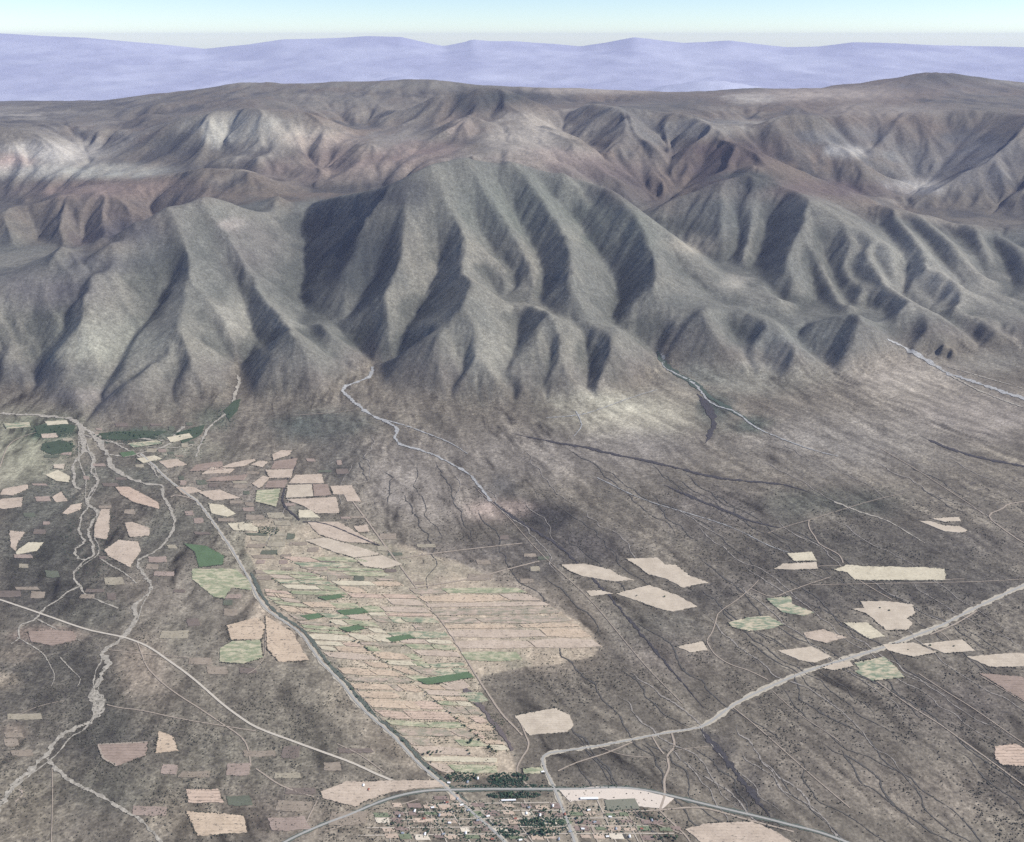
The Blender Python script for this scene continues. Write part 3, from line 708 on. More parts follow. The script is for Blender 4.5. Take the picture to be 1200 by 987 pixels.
# ------------------------------------------------------------------ distant basin and ranges
def far_land():
    nr, nc = 220, 480
    s = np.linspace(-1.0, 1.0, nc); y = np.exp(np.linspace(math.log(29), math.log(92), nr))
    Y = y[:, None]*np.ones((1, nc)); X = s[None, :]*Y
    SK = [(-700,44),(-200,40),(0,39),(60,42),(100,44),(170,50),(240,57),(290,52),(330,46),(400,44),(430,42),(470,43),(500,50),(520,54),(545,49),(553,46),(575,48),(600,48),(650,51),(680,54),(712,49),(743,43),(775,47),(800,50),(828,49),(855,47),(885,51),(920,55),(960,54),(1000,49),(1060,51),(1100,53),(1200,55),(1500,48),(1900,50)]
    sk = np.array([py_(u, v, 80) for u, v in SK]); hz = np.interp(s, sk[:, 0]/sk[:, 1], sk[:, 2]); hk = np.exp(-np.arange(-40, 41)**2/(2*14.0**2)); hk /= hk.sum(); hs2 = np.convolve(np.pad(hz, 40, 'edge'), hk, 'valid')
    f = np.interp(Y, [29, 36, 46, 58, 70, 80, 85, 92], [0, .04, .14, .40, .72, 1, .8, .3])
    crest = np.clip((Y-66)/13, 0, 1); z = -.25+f*(hs2[None, :]*(1-crest)+hz[None, :]*crest+.25)
    am = np.interp(Y, [29, 40, 46, 60, 74, 79, 83, 92], [.02, .03, .07, .12, .10, .02, .02, .05])
    rid = 1-np.abs(fbm(X/5.5, Y/3.5, 5, 301)); z = z+am*(rid*1.5-1.1)+am*.5*fbm(X/2.2, Y/2.2, 4, 311)
    def hill(u, v, Y0, w, d):
        x0, _, z0 = py_(u, v, Y0)
        return z0, np.exp(-((X-x0)/w)**2-((Y-Y0)/d)**2)
    for u, v, Y0, w, d in ((470,92,50,5,4),(830,95,50,6,4)):
        z0, g = hill(u, v, Y0, w, d); z = np.maximum(z, -.3+(z0+.3)*g*(1+.06*fbm(X/1.5, Y/1.5, 4, 321)))
    global TOP; TOP = max(CAM_H, float(z.max())*1000)+40; print('TOP', TOP)
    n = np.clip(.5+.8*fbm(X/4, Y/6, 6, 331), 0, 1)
    al = M3(K(158,162,184)*np.ones((nr, nc, 3)), K(178,182,200), n)  # violet haze tint put into the land colour itself
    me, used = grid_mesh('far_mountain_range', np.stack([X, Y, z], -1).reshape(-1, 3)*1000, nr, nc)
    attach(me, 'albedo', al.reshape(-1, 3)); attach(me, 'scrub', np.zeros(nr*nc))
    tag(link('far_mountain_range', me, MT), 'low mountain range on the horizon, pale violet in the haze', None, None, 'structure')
far_land()
# low ground all round, under the survey sheet
me = bpy.data.meshes.new('ground'); me.from_pydata([(-190000, -9000, -420), (190000, -9000, -420), (190000, 92500, -420), (-190000, 92500, -420)], [], [(0, 1, 2, 3)])
attach(me, 'albedo', np.tile(K(140,132,120)*.8, (4, 1))); attach(me, 'scrub', np.zeros(4))
tag(link('ground', me, MT), 'low dry ground beyond the plain', None, None, 'structure')

# ------------------------------------------------------------------ haze
def haze_box():
    me = bpy.data.meshes.new('haze'); bm = bmesh.new(); bmesh.ops.create_cube(bm, size=1)
    z0, z1 = -421.5, TOP
    for v_ in bm.verts: v_.co = ((v_.co.x)*384000, 40500+v_.co.y*105000, (z0+z1)/2+v_.co.z*(z1-z0))
    bm.to_mesh(me); bm.free()
    m = bpy.data.materials.new('air'); m.use_nodes = True; t = m.node_tree; t.nodes.clear()
    o = t.nodes.new('ShaderNodeOutputMaterial'); p = t.nodes.new('ShaderNodeVolumePrincipled')
    p.inputs['Color'].default_value = (.62, .66, 1.0, 1); p.inputs['Density'].default_value = HAZE; p.inputs['Anisotropy'].default_value = 0.0
    t.links.new(p.outputs[0], o.inputs['Volume'])
    tag(link('haze', me, m), 'pale violet air haze over the far land', None, None, 'stuff')
haze_box()
# ------------------------------------------------------------------ draped sheets and ribbons
def mk(name, verts, faces, mats, parent=None, smooth=True, loc=None):
    me = bpy.data.meshes.new(name); me.from_pydata([tuple(map(float, v_)) for v_ in verts], [], faces)
    if smooth: me.polygons.foreach_set('use_smooth', np.ones(len(me.polygons), bool))
    return link(name, me, mats, parent, loc)
def lift(Y): return .9+.00035*np.asarray(Y)
def cat_path(pts, step=5.0, smooth=True):
    p = np.array(pts, float)
    if smooth and len(p) > 2:
        for _ in range(2):
            q = [p[0]]
            for a, b in zip(p[:-1], p[1:]): q += [a*.75+b*.25, a*.25+b*.75]
            q.append(p[-1]); p = np.array(q)
    d = np.r_[0, np.cumsum(np.hypot(*(p[1:]-p[:-1]).T))]
    n = max(2, int(d[-1]/step)); t = np.linspace(0, d[-1], n+1)
    return np.c_[np.interp(t, d, p[:, 0]), np.interp(t, d, p[:, 1])]
def world_path(pts, step=5.0, smooth=True):
    return np.array([drape(u, v_) for u, v_ in cat_path(pts, step, smooth)])
def ribbon(name, pts, w, mat, label, dz=0.0, rough=.0, kind='structure', w2=None, cat=None, taper=False, group=None, wp=None):
    P = world_path(pts) if wp is None else wp
    d = np.r_[0, np.cumsum(np.hypot(*(P[1:]-P[:-1]).T))]; n = max(3, int(d[-1]/max(w*.4, 9)))
    t = np.linspace(0, d[-1], n); X = np.interp(t, d, P[:, 0]); Y = np.interp(t, d, P[:, 1])
    k = np.ones(3)/3; Xs = np.convolve(np.pad(X, 1, 'edge'), k, 'valid'); Ys = np.convolve(np.pad(Y, 1, 'edge'), k, 'valid')
    Xs[[0, -1]] = X[[0, -1]]; Ys[[0, -1]] = Y[[0, -1]]; X, Y = Xs, Ys
    tx, ty = np.gradient(X), np.gradient(Y); l_ = np.hypot(tx, ty)+1e-6; nx, ny = -ty/l_, tx/l_
    ww = np.linspace(w, w2 if w2 else w, n)/2
    ph = rng.rand()*500
    r1 = 1+rough*(1.1*vnoise(t/(w*1.5)+ph, t*0)+.6*rng.uniform(-1, 1, n)); r2 = 1+rough*(1.1*vnoise(t/(w*1.5)+ph+77, t*0)+.6*rng.uniform(-1, 1, n))
    r1 = np.clip(r1, .12, 3); r2 = np.clip(r2, .12, 3)
    if rough: X = X+nx*ww*rough*.5*vnoise(t/60+rng.rand()*99, t*0); 
    if taper: e = np.clip(np.minimum(t, t[-1]-t)/(t[-1]*.15), .15, 1); ww = ww*e
    cols = [-1, -.33, .33, 1]; vs_ = []
    for j, c in enumerate(cols):
        q = ww*np.abs(c)*(r1 if c < 0 else r2)*np.sign(c)
        x, y = X+nx*q, Y+ny*q
        vs_.append(np.c_[x, y, ground(x, y)+lift(y)+dz])
    V_ = np.concatenate(vs_); f = []
    for j in range(len(vs_)-1):
        for i in range(n-1): f.append((j*n+i, j*n+i+1, (j+1)*n+i+1, (j+1)*n+i))
    o = mk(name, V_, f, mat)
    return tag(o, label, cat, group, kind)
def sheet(name, poly, mat, jag=2.0, cell=None, dz=0.0, parent=None):
    """a field: outline with ragged margins, interior points every few metres, a low bank round it"""
    P = np.array([drape(u, v_) for u, v_ in poly]); c0 = P.mean(0)
    out = []; size = math.sqrt(abs(np.sum(P[:, 0]*np.roll(P[:, 1], -1)-P[:, 1]*np.roll(P[:, 0], -1)))/2)
    st = max(9.0, size/22)
    for i in range(len(P)):
        a, b = P[i], P[(i+1) % len(P)]; L_ = np.hypot(*(b-a)); m = max(1, int(L_/st)); nrm = np.array([-(b-a)[1], (b-a)[0]])/(L_+1e-6)
        for k_ in range(m):
            q = a+(b-a)*k_/m
            if k_: q = q+nrm*rng.uniform(-1, 1)*jag*st*.12
            out.append(q)
    out = np.array(out); n = len(out)
    x0, y0 = out.min(0); x1, y1 = out.max(0); g = cell or max(16, size/10)
    gx_, gy_ = np.meshgrid(np.arange(x0+g/2, x1, g), np.arange(y0+g/2, y1, g)); G = np.c_[gx_.ravel(), gy_.ravel()]+rng.uniform(-.15, .15, (gx_.size, 2))*g
    ins = np.zeros(len(G), bool); j = n-1
    for i in range(n):
        xi, yi = out[i]; xj, yj = out[j]
        c = ((yi > G[:, 1]) != (yj > G[:, 1])) & (G[:, 0] < (xj-xi)*(G[:, 1]-yi)/(yj-yi+1e-9)+xi); ins ^= c; j = i
    G = G[ins]
    allp = [Vector((float(x), float(y))) for x, y in np.r_[out, G]-c0]
    vo, eo, fo, _, _, _ = delaunay_2d_cdt(allp, [(i, (i+1) % n) for i in range(n)], [], 1, 1e-3)
    xy = np.array([(v_.x, v_.y) for v_ in vo]); X = xy[:, 0]+c0[0]; Y = xy[:, 1]+c0[1]
    zc = float(ground(c0[0], c0[1])); Z = ground(X, Y)+lift(Y)+.5+dz-zc
    V_ = [tuple(q) for q in np.c_[xy, Z]]
    # bank
    from collections import Counter
    ec = Counter(tuple(sorted((f[i], f[(i+1) % len(f)]))) for f in fo for i in range(len(f)))
    be = [e for e, k_ in ec.items() if k_ == 1]; m = {}; F = [tuple(f) for f in fo]
    for e in be:
        for q in e:
            if q not in m: m[q] = len(V_); V_.append(V_[q]); V_.append((V_[q][0], V_[q][1], V_[q][2]-3-.0008*c0[1]))
    F += [(m[e[0]], m[e[1]], m[e[1]]+1, m[e[0]]+1) for e in be]
    return mk(name, V_, F, mat, parent, True, (c0[0], c0[1], zc))

# ------------------------------------------------------------------ stream beds
GRAV = plain_mat('pale_gravel', (158,152,140), .45, s=1/22); GRAVM = plain_mat('mountain_gravel', (156,156,154), .42, s=1/24)
THICK = plain_mat('dark_thicket', (76,86,78), .35, s=1/14); RAV = plain_mat('ravine_brush', (72,70,72), .35, s=1/16)
B = 'dry_riverbed'
def bed(pts, w, label, w2=None, mat=GRAV, dz=0, rough=.75, taper=False):
    f = 1.2 if mat is GRAV else 1.0
    return ribbon(B, pts, w*f, mat, label, dz, rough, 'structure', (w2 or w)*f, None, taper)
FR = []                                              # brush fringes: (points, half width m, count)
ribbon('brush_strip', [(770,412),(776,424),(785,434),(808,446),(823,458),(840,472),(862,482),(885,498)], 95, THICK, 'dark green brush belt beside the middle stream', -.3, .5, 'stuff', 60, taper=True)
ribbon('brush_strip', [(818,462),(832,480),(838,500),(826,520)], 70, RAV, 'dark brush hollow below the middle stream mouth', -.3, .6, 'stuff', 40, taper=True)
ribbon('ravine', [(600,508),(620,513),(655,519),(692,526),(740,537),(789,547),(820,556),(852,562),(885,565),(915,567),(940,574),(958,581)], 34, RAV, 'long dark ravine running below the pale beige patch', 0, .7, 'structure', 26, taper=True)
ribbon('ravine', [(779,569),(800,578),(823,588),(848,598),(871,608),(895,615),(920,620)], 30, RAV, 'dark ravine in the middle of the mauve fan', 0, .7, 'structure', 20, taper=True)
ribbon('ravine', [(1079,511),(1098,520),(1118,528),(1152,538),(1200,547),(1240,552)], 38, RAV, 'dark ravine on the right below the gravelly stream', 0, .7, 'structure', 30, taper=True)
ribbon('ravine', [(820,853),(832,868),(845,883),(852,892),(862,905),(878,925),(890,940),(902,958)], 26, RAV, 'dark brushy ditch running down from the highway bend', 0, .8, 'structure', 34, taper=True)
ribbon('ravine', [(555,570),(580,592),(610,612),(640,630),(665,648),(690,672),(715,700),(740,730),(770,765),(800,800),(825,830)], 22, RAV, 'broken dark ravine below the white stream', -.2, .9, 'structure', 14, taper=True)
bed([(438,430),(436,440),(420,448),(398,455),(404,462),(412,468),(425,480),(440,490),(458,496),(463,500),(466,506),(461,514),(468,521),(480,525),(495,528),(515,536),(535,547),(550,556),(560,566),(567,577),(575,588)], 34, 'white gravel stream winding out between the left and central mountains', 20, GRAVM)
bed([(440,490),(470,497),(500,508),(530,520),(548,532)], 18, 'faint gravel channel forking right of the white stream', 8, GRAVM)
bed([(775,415),(779,421),(774,429),(792,438),(813,448),(823,460),(828,470),(845,478),(862,482),(881,499),(900,508),(920,516),(949,527),(982,535)], 26, 'pale stream leaving the valley right of the central mountain', 12, GRAVM)
bed([(1040,398),(1065,410),(1085,422),(1103,434),(1122,442),(1142,448),(1170,458),(1200,468),(1250,480)], 48, 'broad stony stream below the right mountain', 60, GRAVM, rough=.8)
bed([(278,440),(283,447),(275,460),(275,474),(262,488),(247,498),(241,508),(235,521),(230,536)], 24, 'narrow stream below the left mountain', 14, GRAV)
bed([(-30,484),(0,485),(30,486),(51,488),(70,489),(84,491),(94,500),(96,513),(99,528),(93,536),(86,543),(85,552),(87,559),(86,570),(94,574)], 34, 'river channel entering from the left edge under the foothill', 16)
bed([(92,497),(100,503),(109,510),(119,521),(127,533),(129,546),(142,556),(162,565),(178,568),(193,569),(190,584),(200,592),(203,607),(205,619),(198,630)], 36, 'river channel curving right past the small field patches', 14)
bed([(96,503),(97,515),(99,528),(108,532),(111,540),(106,554),(113,560),(117,566),(110,572),(106,578),(100,587),(104,594),(112,596),(117,600),(109,612),(101,625),(107,632),(109,640),(111,650),(105,655),(99,657),(92,664),(86,672),(86,680),(92,685),(96,688),(99,698),(114,703),(125,708),(139,713)], 26, 'main braided river channel left of the small fields', 8)
bed([(104,594),(97,602),(94,612),(92,620),(94,627),(101,635),(93,640),(86,645),(91,655),(99,657)], 14, 'side loop of the braided river', 12)
bed([(96,687),(88,690),(79,693),(76,698),(65,706),(51,713),(44,726),(33,730),(23,732),(20,741),(25,747),(13,755)], 14, 'thin channel leaving the braided river towards the left edge', 10)
bed([(118,655),(128,662),(140,668),(152,676),(160,684)], 9, 'thin channel joining the lower river from the left', 7)
bed([(198,630),(192,638),(178,650),(162,655),(160,662),(165,668),(171,676),(177,683),(177,690),(175,695),(168,701),(162,706),(157,712),(159,719),(160,726),(154,733),(148,744),(136,754),(125,760),(120,765),(119,768),(128,774),(126,782),(118,790),(117,796),(116,802),(107,812),(110,820),(116,834),(110,843),(102,848),(88,854),(70,863),(62,871),(59,880),(55,886),(46,894),(35,903),(26,912),(17,921),(6,935),(-8,955)], 16, 'winding lower river from the small fields to the left corner', 26)
bed([(108,808),(113,816),(119,824),(120,834),(112,842)], 46, 'wide gravel bar in the lower river bend', 40, rough=.6, dz=-.3, taper=True)
bed([(55,889),(66,902),(81,915),(97,923),(113,930),(126,938),(140,947),(152,953),(163,959),(180,976),(190,990)], 15, 'side channel running right from the river corner', 9)
bed([(200,520),(185,527),(165,531),(150,536),(128,533)], 18, 'gravel channel joining from the green river meadow', 14, rough=.6)
bed([(215,500),(205,512),(190,518),(170,515),(150,512),(125,514),(105,508)], 26, 'gravelly wash beside the dark green meadow', 20, rough=.7)
bed([(978,588),(1005,600),(1036,608),(1060,622),(1084,637)], 16, 'faint pale wash on the dark scrub slope', 7)
bed([(700,560),(750,585),(800,600),(860,618),(900,640),(925,648)], 9, 'thin pale wash crossing the mauve fan', 6, GRAVM, rough=.7)
bed([(640,490),(680,487),(700,481),(740,466),(770,457)], 14, 'faint pale channel above the beige patch', 8, GRAVM, rough=.6)
bed([(675,482),(680,492),(683,500),(672,512)], 12, 'short pale gully left of the beige patch', 6, GRAVM, rough=.6)

# faint rills running out over the fans
RD = plain_mat('rill_brush', (88,86,82), .35, s=1/12); RP = plain_mat('rill_gravel', (144,138,130), .35, s=1/12)
for i in range(84):
    for _ in range(20):
        u, v_ = rng.uniform(330, 1190), rng.uniform(475, 900)
        if v_ > 600 and u < 640: continue
        if v_ > 500+ (u-330)*.0: break
    x, y = drape(u, v_); L_ = rng.uniform(500, 1700); n = 40; t = np.linspace(0, 1, n); ph = rng.rand()*300; tl = .05+.50*float(sstep(-2.2, 1.0, x/1000))
    wob = 60*vnoise(t*L_/260+ph, t*0)+22*vnoise(t*L_/70+ph, t*0+5)
    P = np.c_[x+tl*L_*t+wob, y-L_*t+.3*wob]; P = P[P[:, 1] > 2050]
    if len(P) < 12: continue
    dk = rng.rand() < .6
    ribbon('rill', None, rng.uniform(5, 11), RD if dk else RP, 'faint dark brushy rill on the fan' if dk else 'faint pale gravel rill on the fan', -.2, .9, 'structure', 4, taper=True, wp=P)
# side braids wandering between the main channels
def braid(pts, off, w, label):
    P = cat_path(pts, 6); n = len(P); t = np.linspace(0, math.pi, n); o = off*np.sin(t)+2.2*vnoise(np.arange(n)/4.0+rng.rand()*99, np.zeros(n))*np.sin(t)
    bed([(a+o_, b+.4*o_) for (a, b), o_ in zip(P, o)], w, label, w*.7, rough=.9)
RV = [(104,594),(112,596),(109,612),(101,625),(109,637),(111,650),(99,657),(86,672)]
RL_ = [(177,683),(175,695),(162,706),(159,719),(154,733),(136,754),(120,765),(128,774),(118,790),(116,802),(110,820),(102,848),(70,863),(55,886),(26,912),(6,935)]
TP = [(94,500),(99,528),(106,554),(112,566),(100,587),(104,594)]
for pts_, off, w_, lb in ((TP, 8, 10, 'thin braid on the right of the upper river'), (TP, -9, 9, 'thin braid on the left of the upper river'), (RV, 7, 8, 'thin braid on the right of the middle river'),
  (RL_[:6], 6, 7, 'thin braid on the right of the river above the road'), (RL_[5:11], -7, 7, 'thin braid left of the river below the road'), (RL_[9:], 7, 8, 'thin braid along the lowest river reach'),
  ([(94,500),(125,515),(150,528),(175,545),(185,560)], 5, 12, 'gravel braid across the river terraces'), ([(99,510),(130,520),(165,524),(200,528),(232,520)], -3, 12, 'gravel braid towards the left mountain stream'),
  ([(44,726),(60,735),(80,745),(95,752)], 5, 6, 'thin braid in the dark scrub above the road'), ([(20,747),(40,760),(50,775),(62,790),(60,805)], 8, 5, 'thin dry rill in the dark scrub, upper one'), ([(70,770),(80,785),(95,795),(90,805)], 5, 5, 'thin dry rill in the dark scrub, lower one'),
  ([(1095,428),(1120,445),(1150,460),(1200,478)], 6, 18, 'stony side channel of the right stream'), ([(1110,430),(1150,442),(1200,456)], -4, 14, 'upper stony side channel of the right stream')): braid(pts_, off, w_, lb)

# ------------------------------------------------------------------ roads and tracks
ROAD = plain_mat('worn_asphalt', (158,156,150), .08, .8, 1/20); VERGE = plain_mat('road_shoulder', (174,166,150), .2, s=1/14); TRK = plain_mat('dirt_track', (160,148,134), .12, s=1/12); CANAL = plain_mat('weedy_ditch', (92,98,90), .3, s=1/10)
hw_ = [(1240,668),(1200,686),(1170,700),(1140,714),(1118,726),(1095,737),(1070,746),(1045,756),(1000,770),(975,778),(950,785),(925,795),(900,806),(880,815),(860,826),(846,836),(835,845),(820,853)]
ribbon('road_verge', hw_, 40, VERGE, 'pale sandy shoulders of the highway', -.5, .45, 'structure', 34)
ribbon('road', hw_, 15, ROAD, 'highway climbing to the right between the pale fields', .4, 0, 'structure', 14)
lw_ = [(820,853),(800,856),(770,861),(740,867),(715,872),(690,876),(665,880),(645,882),(636,886),(635,892),(640,905),(648,920),(654,935),(660,950),(668,970),(675,992)]
ribbon('road_verge', lw_, 21, VERGE, 'pale shoulders of the bending village road', -.5, .4, 'structure', 30)
ribbon('road', lw_, 11, ROAD, 'village road bending down from the highway', .4, 0, 'structure', 13)
bw_ = [(320,995),(345,981),(370,970),(390,962),(410,955),(430,946),(450,938),(470,932),(490,928),(510,926),(530,926),(565,925),(600,925),(640,925),(680,925),(715,923),(740,924),(765,928),(790,934),(815,940),(840,946),(870,953),(900,960),(930,968),(960,975),(1000,990)]
ribbon('road_verge', bw_, 26, CANAL, 'weedy green verge of the cross road', -.5, .35, 'structure', 26)
ribbon('road', bw_, 12, ROAD, 'cross road curving along the north side of the village', .4, 0, 'structure', 12)
cw_ = [(165,532),(180,545),(190,556),(200,565),(212,573),(220,580),(232,588),(245,605),(254,618),(262,630),(272,644),(280,658),(288,672),(295,685),(300,697),(308,710),(318,719),(330,727),(344,736),(355,745),(365,760),(375,775),(388,788),(400,800),(408,811),(415,820),(428,834),(440,845),(450,853),(460,862),(475,878),(490,895),(505,908),(520,920),(532,932),(545,945),(562,960),(580,975),(600,995)]
ribbon('ditch', [(u+6, v_-1) for u, v_ in cw_[12:38]], 22, CANAL, 'dark weedy ditch beside the long farm road', -.4, .5, 'structure', 16)
ribbon('road_verge', cw_, 26, VERGE, 'dusty verge of the long farm road', -.7, .4, 'structure', 26)
ribbon('road', cw_, 11, ROAD, 'long farm road from the river meadow to the village', .5, .0, 'structure', 12)
ribbon('road', [(200,583),(205,580),(215,582),(226,585),(234,590)], 12, TRK, 'short dirt spur off the long farm road', .3)
dw_ = [(-20,697),(0,703),(50,720),(100,738),(125,743),(150,748),(175,758),(197,774),(220,790),(240,807),(260,825),(280,840),(300,853),(330,864),(360,875),(385,884),(410,893),(428,901),(440,907),(472,920)]
ribbon('road', dw_, 13, plain_mat('gravel_road', (186,178,164), .08, s=1/16), 'straight gravel road crossing the river on the left', .3, .08)
T_ = [([(402,572),(415,590),(430,610),(450,638),(470,665),(485,685),(500,705),(515,725),(530,745),(545,770),(560,795),(575,818),(590,840),(603,852),(612,862)], 11, 'straight dirt track along the right edge of the strip fields'),
 ([(632,658),(600,666),(560,677),(520,684),(480,690)], 12, 'upper dirt track crossing right of the pink fields'),
 ([(612,637),(575,641),(540,645),(500,650),(468,655)], 10, 'dirt track crossing above another pale track'),
 ([(608,840),(615,860),(622,874),(610,890),(604,905),(612,915),(624,925)], 9, 'crooked path from the square ploughed field to the village'),
 ([(841,720),(835,742),(827,751),(831,757),(835,765),(846,774),(860,781),(872,784),(884,789),(900,797)], 7, 'crooked path joining the highway from the small square field'),
 ([(841,720),(850,712),(862,705),(880,690),(889,680)], 5, 'faint path above the small square field'),
 ([(1028,799),(1050,816),(1077,834),(1100,848),(1121,863),(1143,879),(1165,895),(1200,921),(1240,950)], 8, 'long straight track from the green striped field to the right edge'),
 ([(859,829),(885,850),(911,873),(952,910),(996,947)], 6, 'straight track from the highway bend towards the bottom'),
 ([(905,810),(935,837),(967,857),(985,870)], 4, 'faint short track below the highway'),
 ([(1077,790),(1107,810),(1142,831),(1191,866),(1230,890)], 6, 'track crossing the dark scrub right of the striped field'),
 ([(1148,792),(1170,805),(1200,823),(1240,845)], 6, 'track along the lower edge of the wedge field'),
 ([(1240,655),(1199,637),(1175,620),(1154,604),(1175,597),(1180,591),(1200,588),(1240,587)], 11, 'forked track at the right edge under the ravine'),
 ([(1154,604),(1138,592),(1124,583),(1101,568),(1070,548),(1030,525)], 6, 'faint straight track climbing to the right mountain'),
 ([(900,625),(928,615),(948,610),(985,598),(1025,586),(1060,578)], 5, 'faint track across the dark scrub'),
 ([(948,610),(947,617),(951,624),(956,630),(959,638),(974,645),(985,651),(988,660)], 9, 'winding pale gully path above the long white field'),
 ([(950,686),(988,685),(1050,684),(1107,683),(1150,682),(1200,679)], 5, 'thin track below the long white field'),
 ([(958,664),(975,663),(993,664)], 5, 'short track linking the twin fields and the long white field'),
 ([(1106,680),(1118,679),(1130,679)], 6, 'short pale track stub right of the long white field'),
 ([(993,671),(1006,680),(1019,688),(1045,703)], 7, 'track from the long white field to the notched field'),
 ([(880,690),(905,702),(922,694),(950,684),(975,676)], 6, 'thin track left of the long white field'),
 ([(1122,760),(1105,742),(1095,737)], 5, 'short lane off the highway'),
 ([(1145,716),(1120,732),(1090,744)], 9, 'lower lane beside the highway'),
 ([(764,862),(770,874),(778,884)], 8, 'left arm of the forked path under the village road'),
 ([(787,859),(790,868),(791,877),(781,885),(783,893),(785,901),(778,912),(779,923),(779,934),(773,950)], 11, 'winding path running down to the cross road'),
 ([(654,904),(668,897),(681,892),(708,884),(725,877),(741,870)], 7, 'curved path inside the road triangle'),
 ([(700,875),(730,886),(760,888)], 4, 'faint straight path inside the road triangle'),
 ([(791,880),(810,877),(831,875)], 4, 'short stub right of the winding path'),
 ([(677,942),(689,958),(703,992)], 9, 'village street right of the main street'),
 ([(733,950),(746,969),(757,992)], 7, 'village street near the sports field'),
 ([(700,955),(735,951),(773,950),(798,947),(822,946),(845,952),(865,958),(900,967),(930,975)], 9, 'village street along the sports field'),
 ([(773,950),(789,966),(803,978),(812,992)], 8, 'village street leading down right'),
 ([(745,958),(775,968),(800,978)], 6, 'diagonal village lane'),
 ([(300,901),(314,911),(327,920),(348,928),(368,934)], 8, 'path running to the pale village edge field'),
 ([(373,936),(366,950),(357,968)], 7, 'short lane near the bottom road'),
 ([(476,950),(480,970),(481,992)], 8, 'village street at the left end'),
 ([(530,930),(545,941),(565,953),(597,968),(625,992)], 13, 'broad village street beside the farm road'),
 ([(500,940),(508,960),(500,985)], 6, 'narrow village lane at the left end'),
 ([(380,975),(420,962),(455,948),(490,937)], 6, 'lane along the lower side of the cross road'),
 ([(161,752),(166,766),(171,781),(184,795),(198,807),(214,818),(230,828),(247,839),(264,851),(277,859),(288,869),(292,882),(294,898)], 7, 'track splitting off below the gravel road'),
 ([(125,826),(140,830),(163,832),(203,841),(230,846),(256,850),(280,854),(300,857)], 6, 'track from the gravel bar to the gravel road'),
 ([(128,762),(155,765),(180,768),(221,771)], 5, 'track parallel to the gravel road'),
 ([(-20,855),(0,848),(22,838),(44,828),(76,821)], 4, 'thin track in the dark scrub at the left edge'),
 ([(61,900),(62,930),(60,992)], 4, 'straight field boundary track in the lower left'),
 ([(416,803),(425,815),(435,830),(446,845)], 5, 'lower path beside the farm road'),
 ([(200,563),(240,566),(285,568)], 5, 'thin pale track under the purple fields'),
 ([(316,722),(310,745),(312,768),(300,785),(290,790)], 5, 'footpath between the two orchard fields'),
 ([(560,575),(595,605),(625,640),(650,665),(690,700),(735,755),(760,785),(800,825)], 5, 'long faint track following the broken ravine'),
 ([(395,872),(420,883),(450,905)], 5, 'short track above the gravel road end'),
 ([(345,487),(380,485),(414,481)], 6, 'short pale track left of the white stream'),
 ([(885,470),(930,490),(960,508)], 3, 'faint track on the pinkish fan'),
 ([(0,548),(4,535),(10,520),(30,510),(60,503)], 9, 'farm lane at the left edge beside the meadow'),
 ([(18,940),(30,930),(22,925)], 10, 'gravel spit at the river corner')]
for p, w, lb in T_: ribbon('track', p, w, TRK, lb, .15, .18)

# ------------------------------------------------------------------ fields
PAL = soil_mat('pale_field', (188,176,158), furrow=.28, per=16); PNK = soil_mat('pink_field', (184,169,152), furrow=.25, per=18, dots=.6)
YEL = soil_mat('straw_field', (196,187,164), furrow=.3, per=14, dots=.4); BRN = soil_mat('brown_field', (150,134,122), furrow=.5, per=20, dots=.5)
STR = soil_mat('striped_field', (190,170,152), furrow=.75, per=22, dots=.7); GRN = soil_mat('green_field', (92,112,84), furrow=.25, per=14)
LGR = soil_mat('pale_green_field', (182,176,150), furrow=.3, per=18, green=(132,140,112), dots=.4); MIXG = soil_mat('green_and_straw_field', (188,178,154), furrow=.3, per=16, green=(116,130,108))
TAN = soil_mat('tan_field', (180,164,148), furrow=.45, per=26, green=(140,136,118), dots=.6)
ORC = soil_mat('orchard_field', (190,172,150), furrow=.35, per=20, dots=.9)
def field(poly, mat, label, group=None, jag=3.2, name='field', dz=0): return tag(sheet(name, poly, mat, jag, dz=dz), label, 'field', group, 'thing')
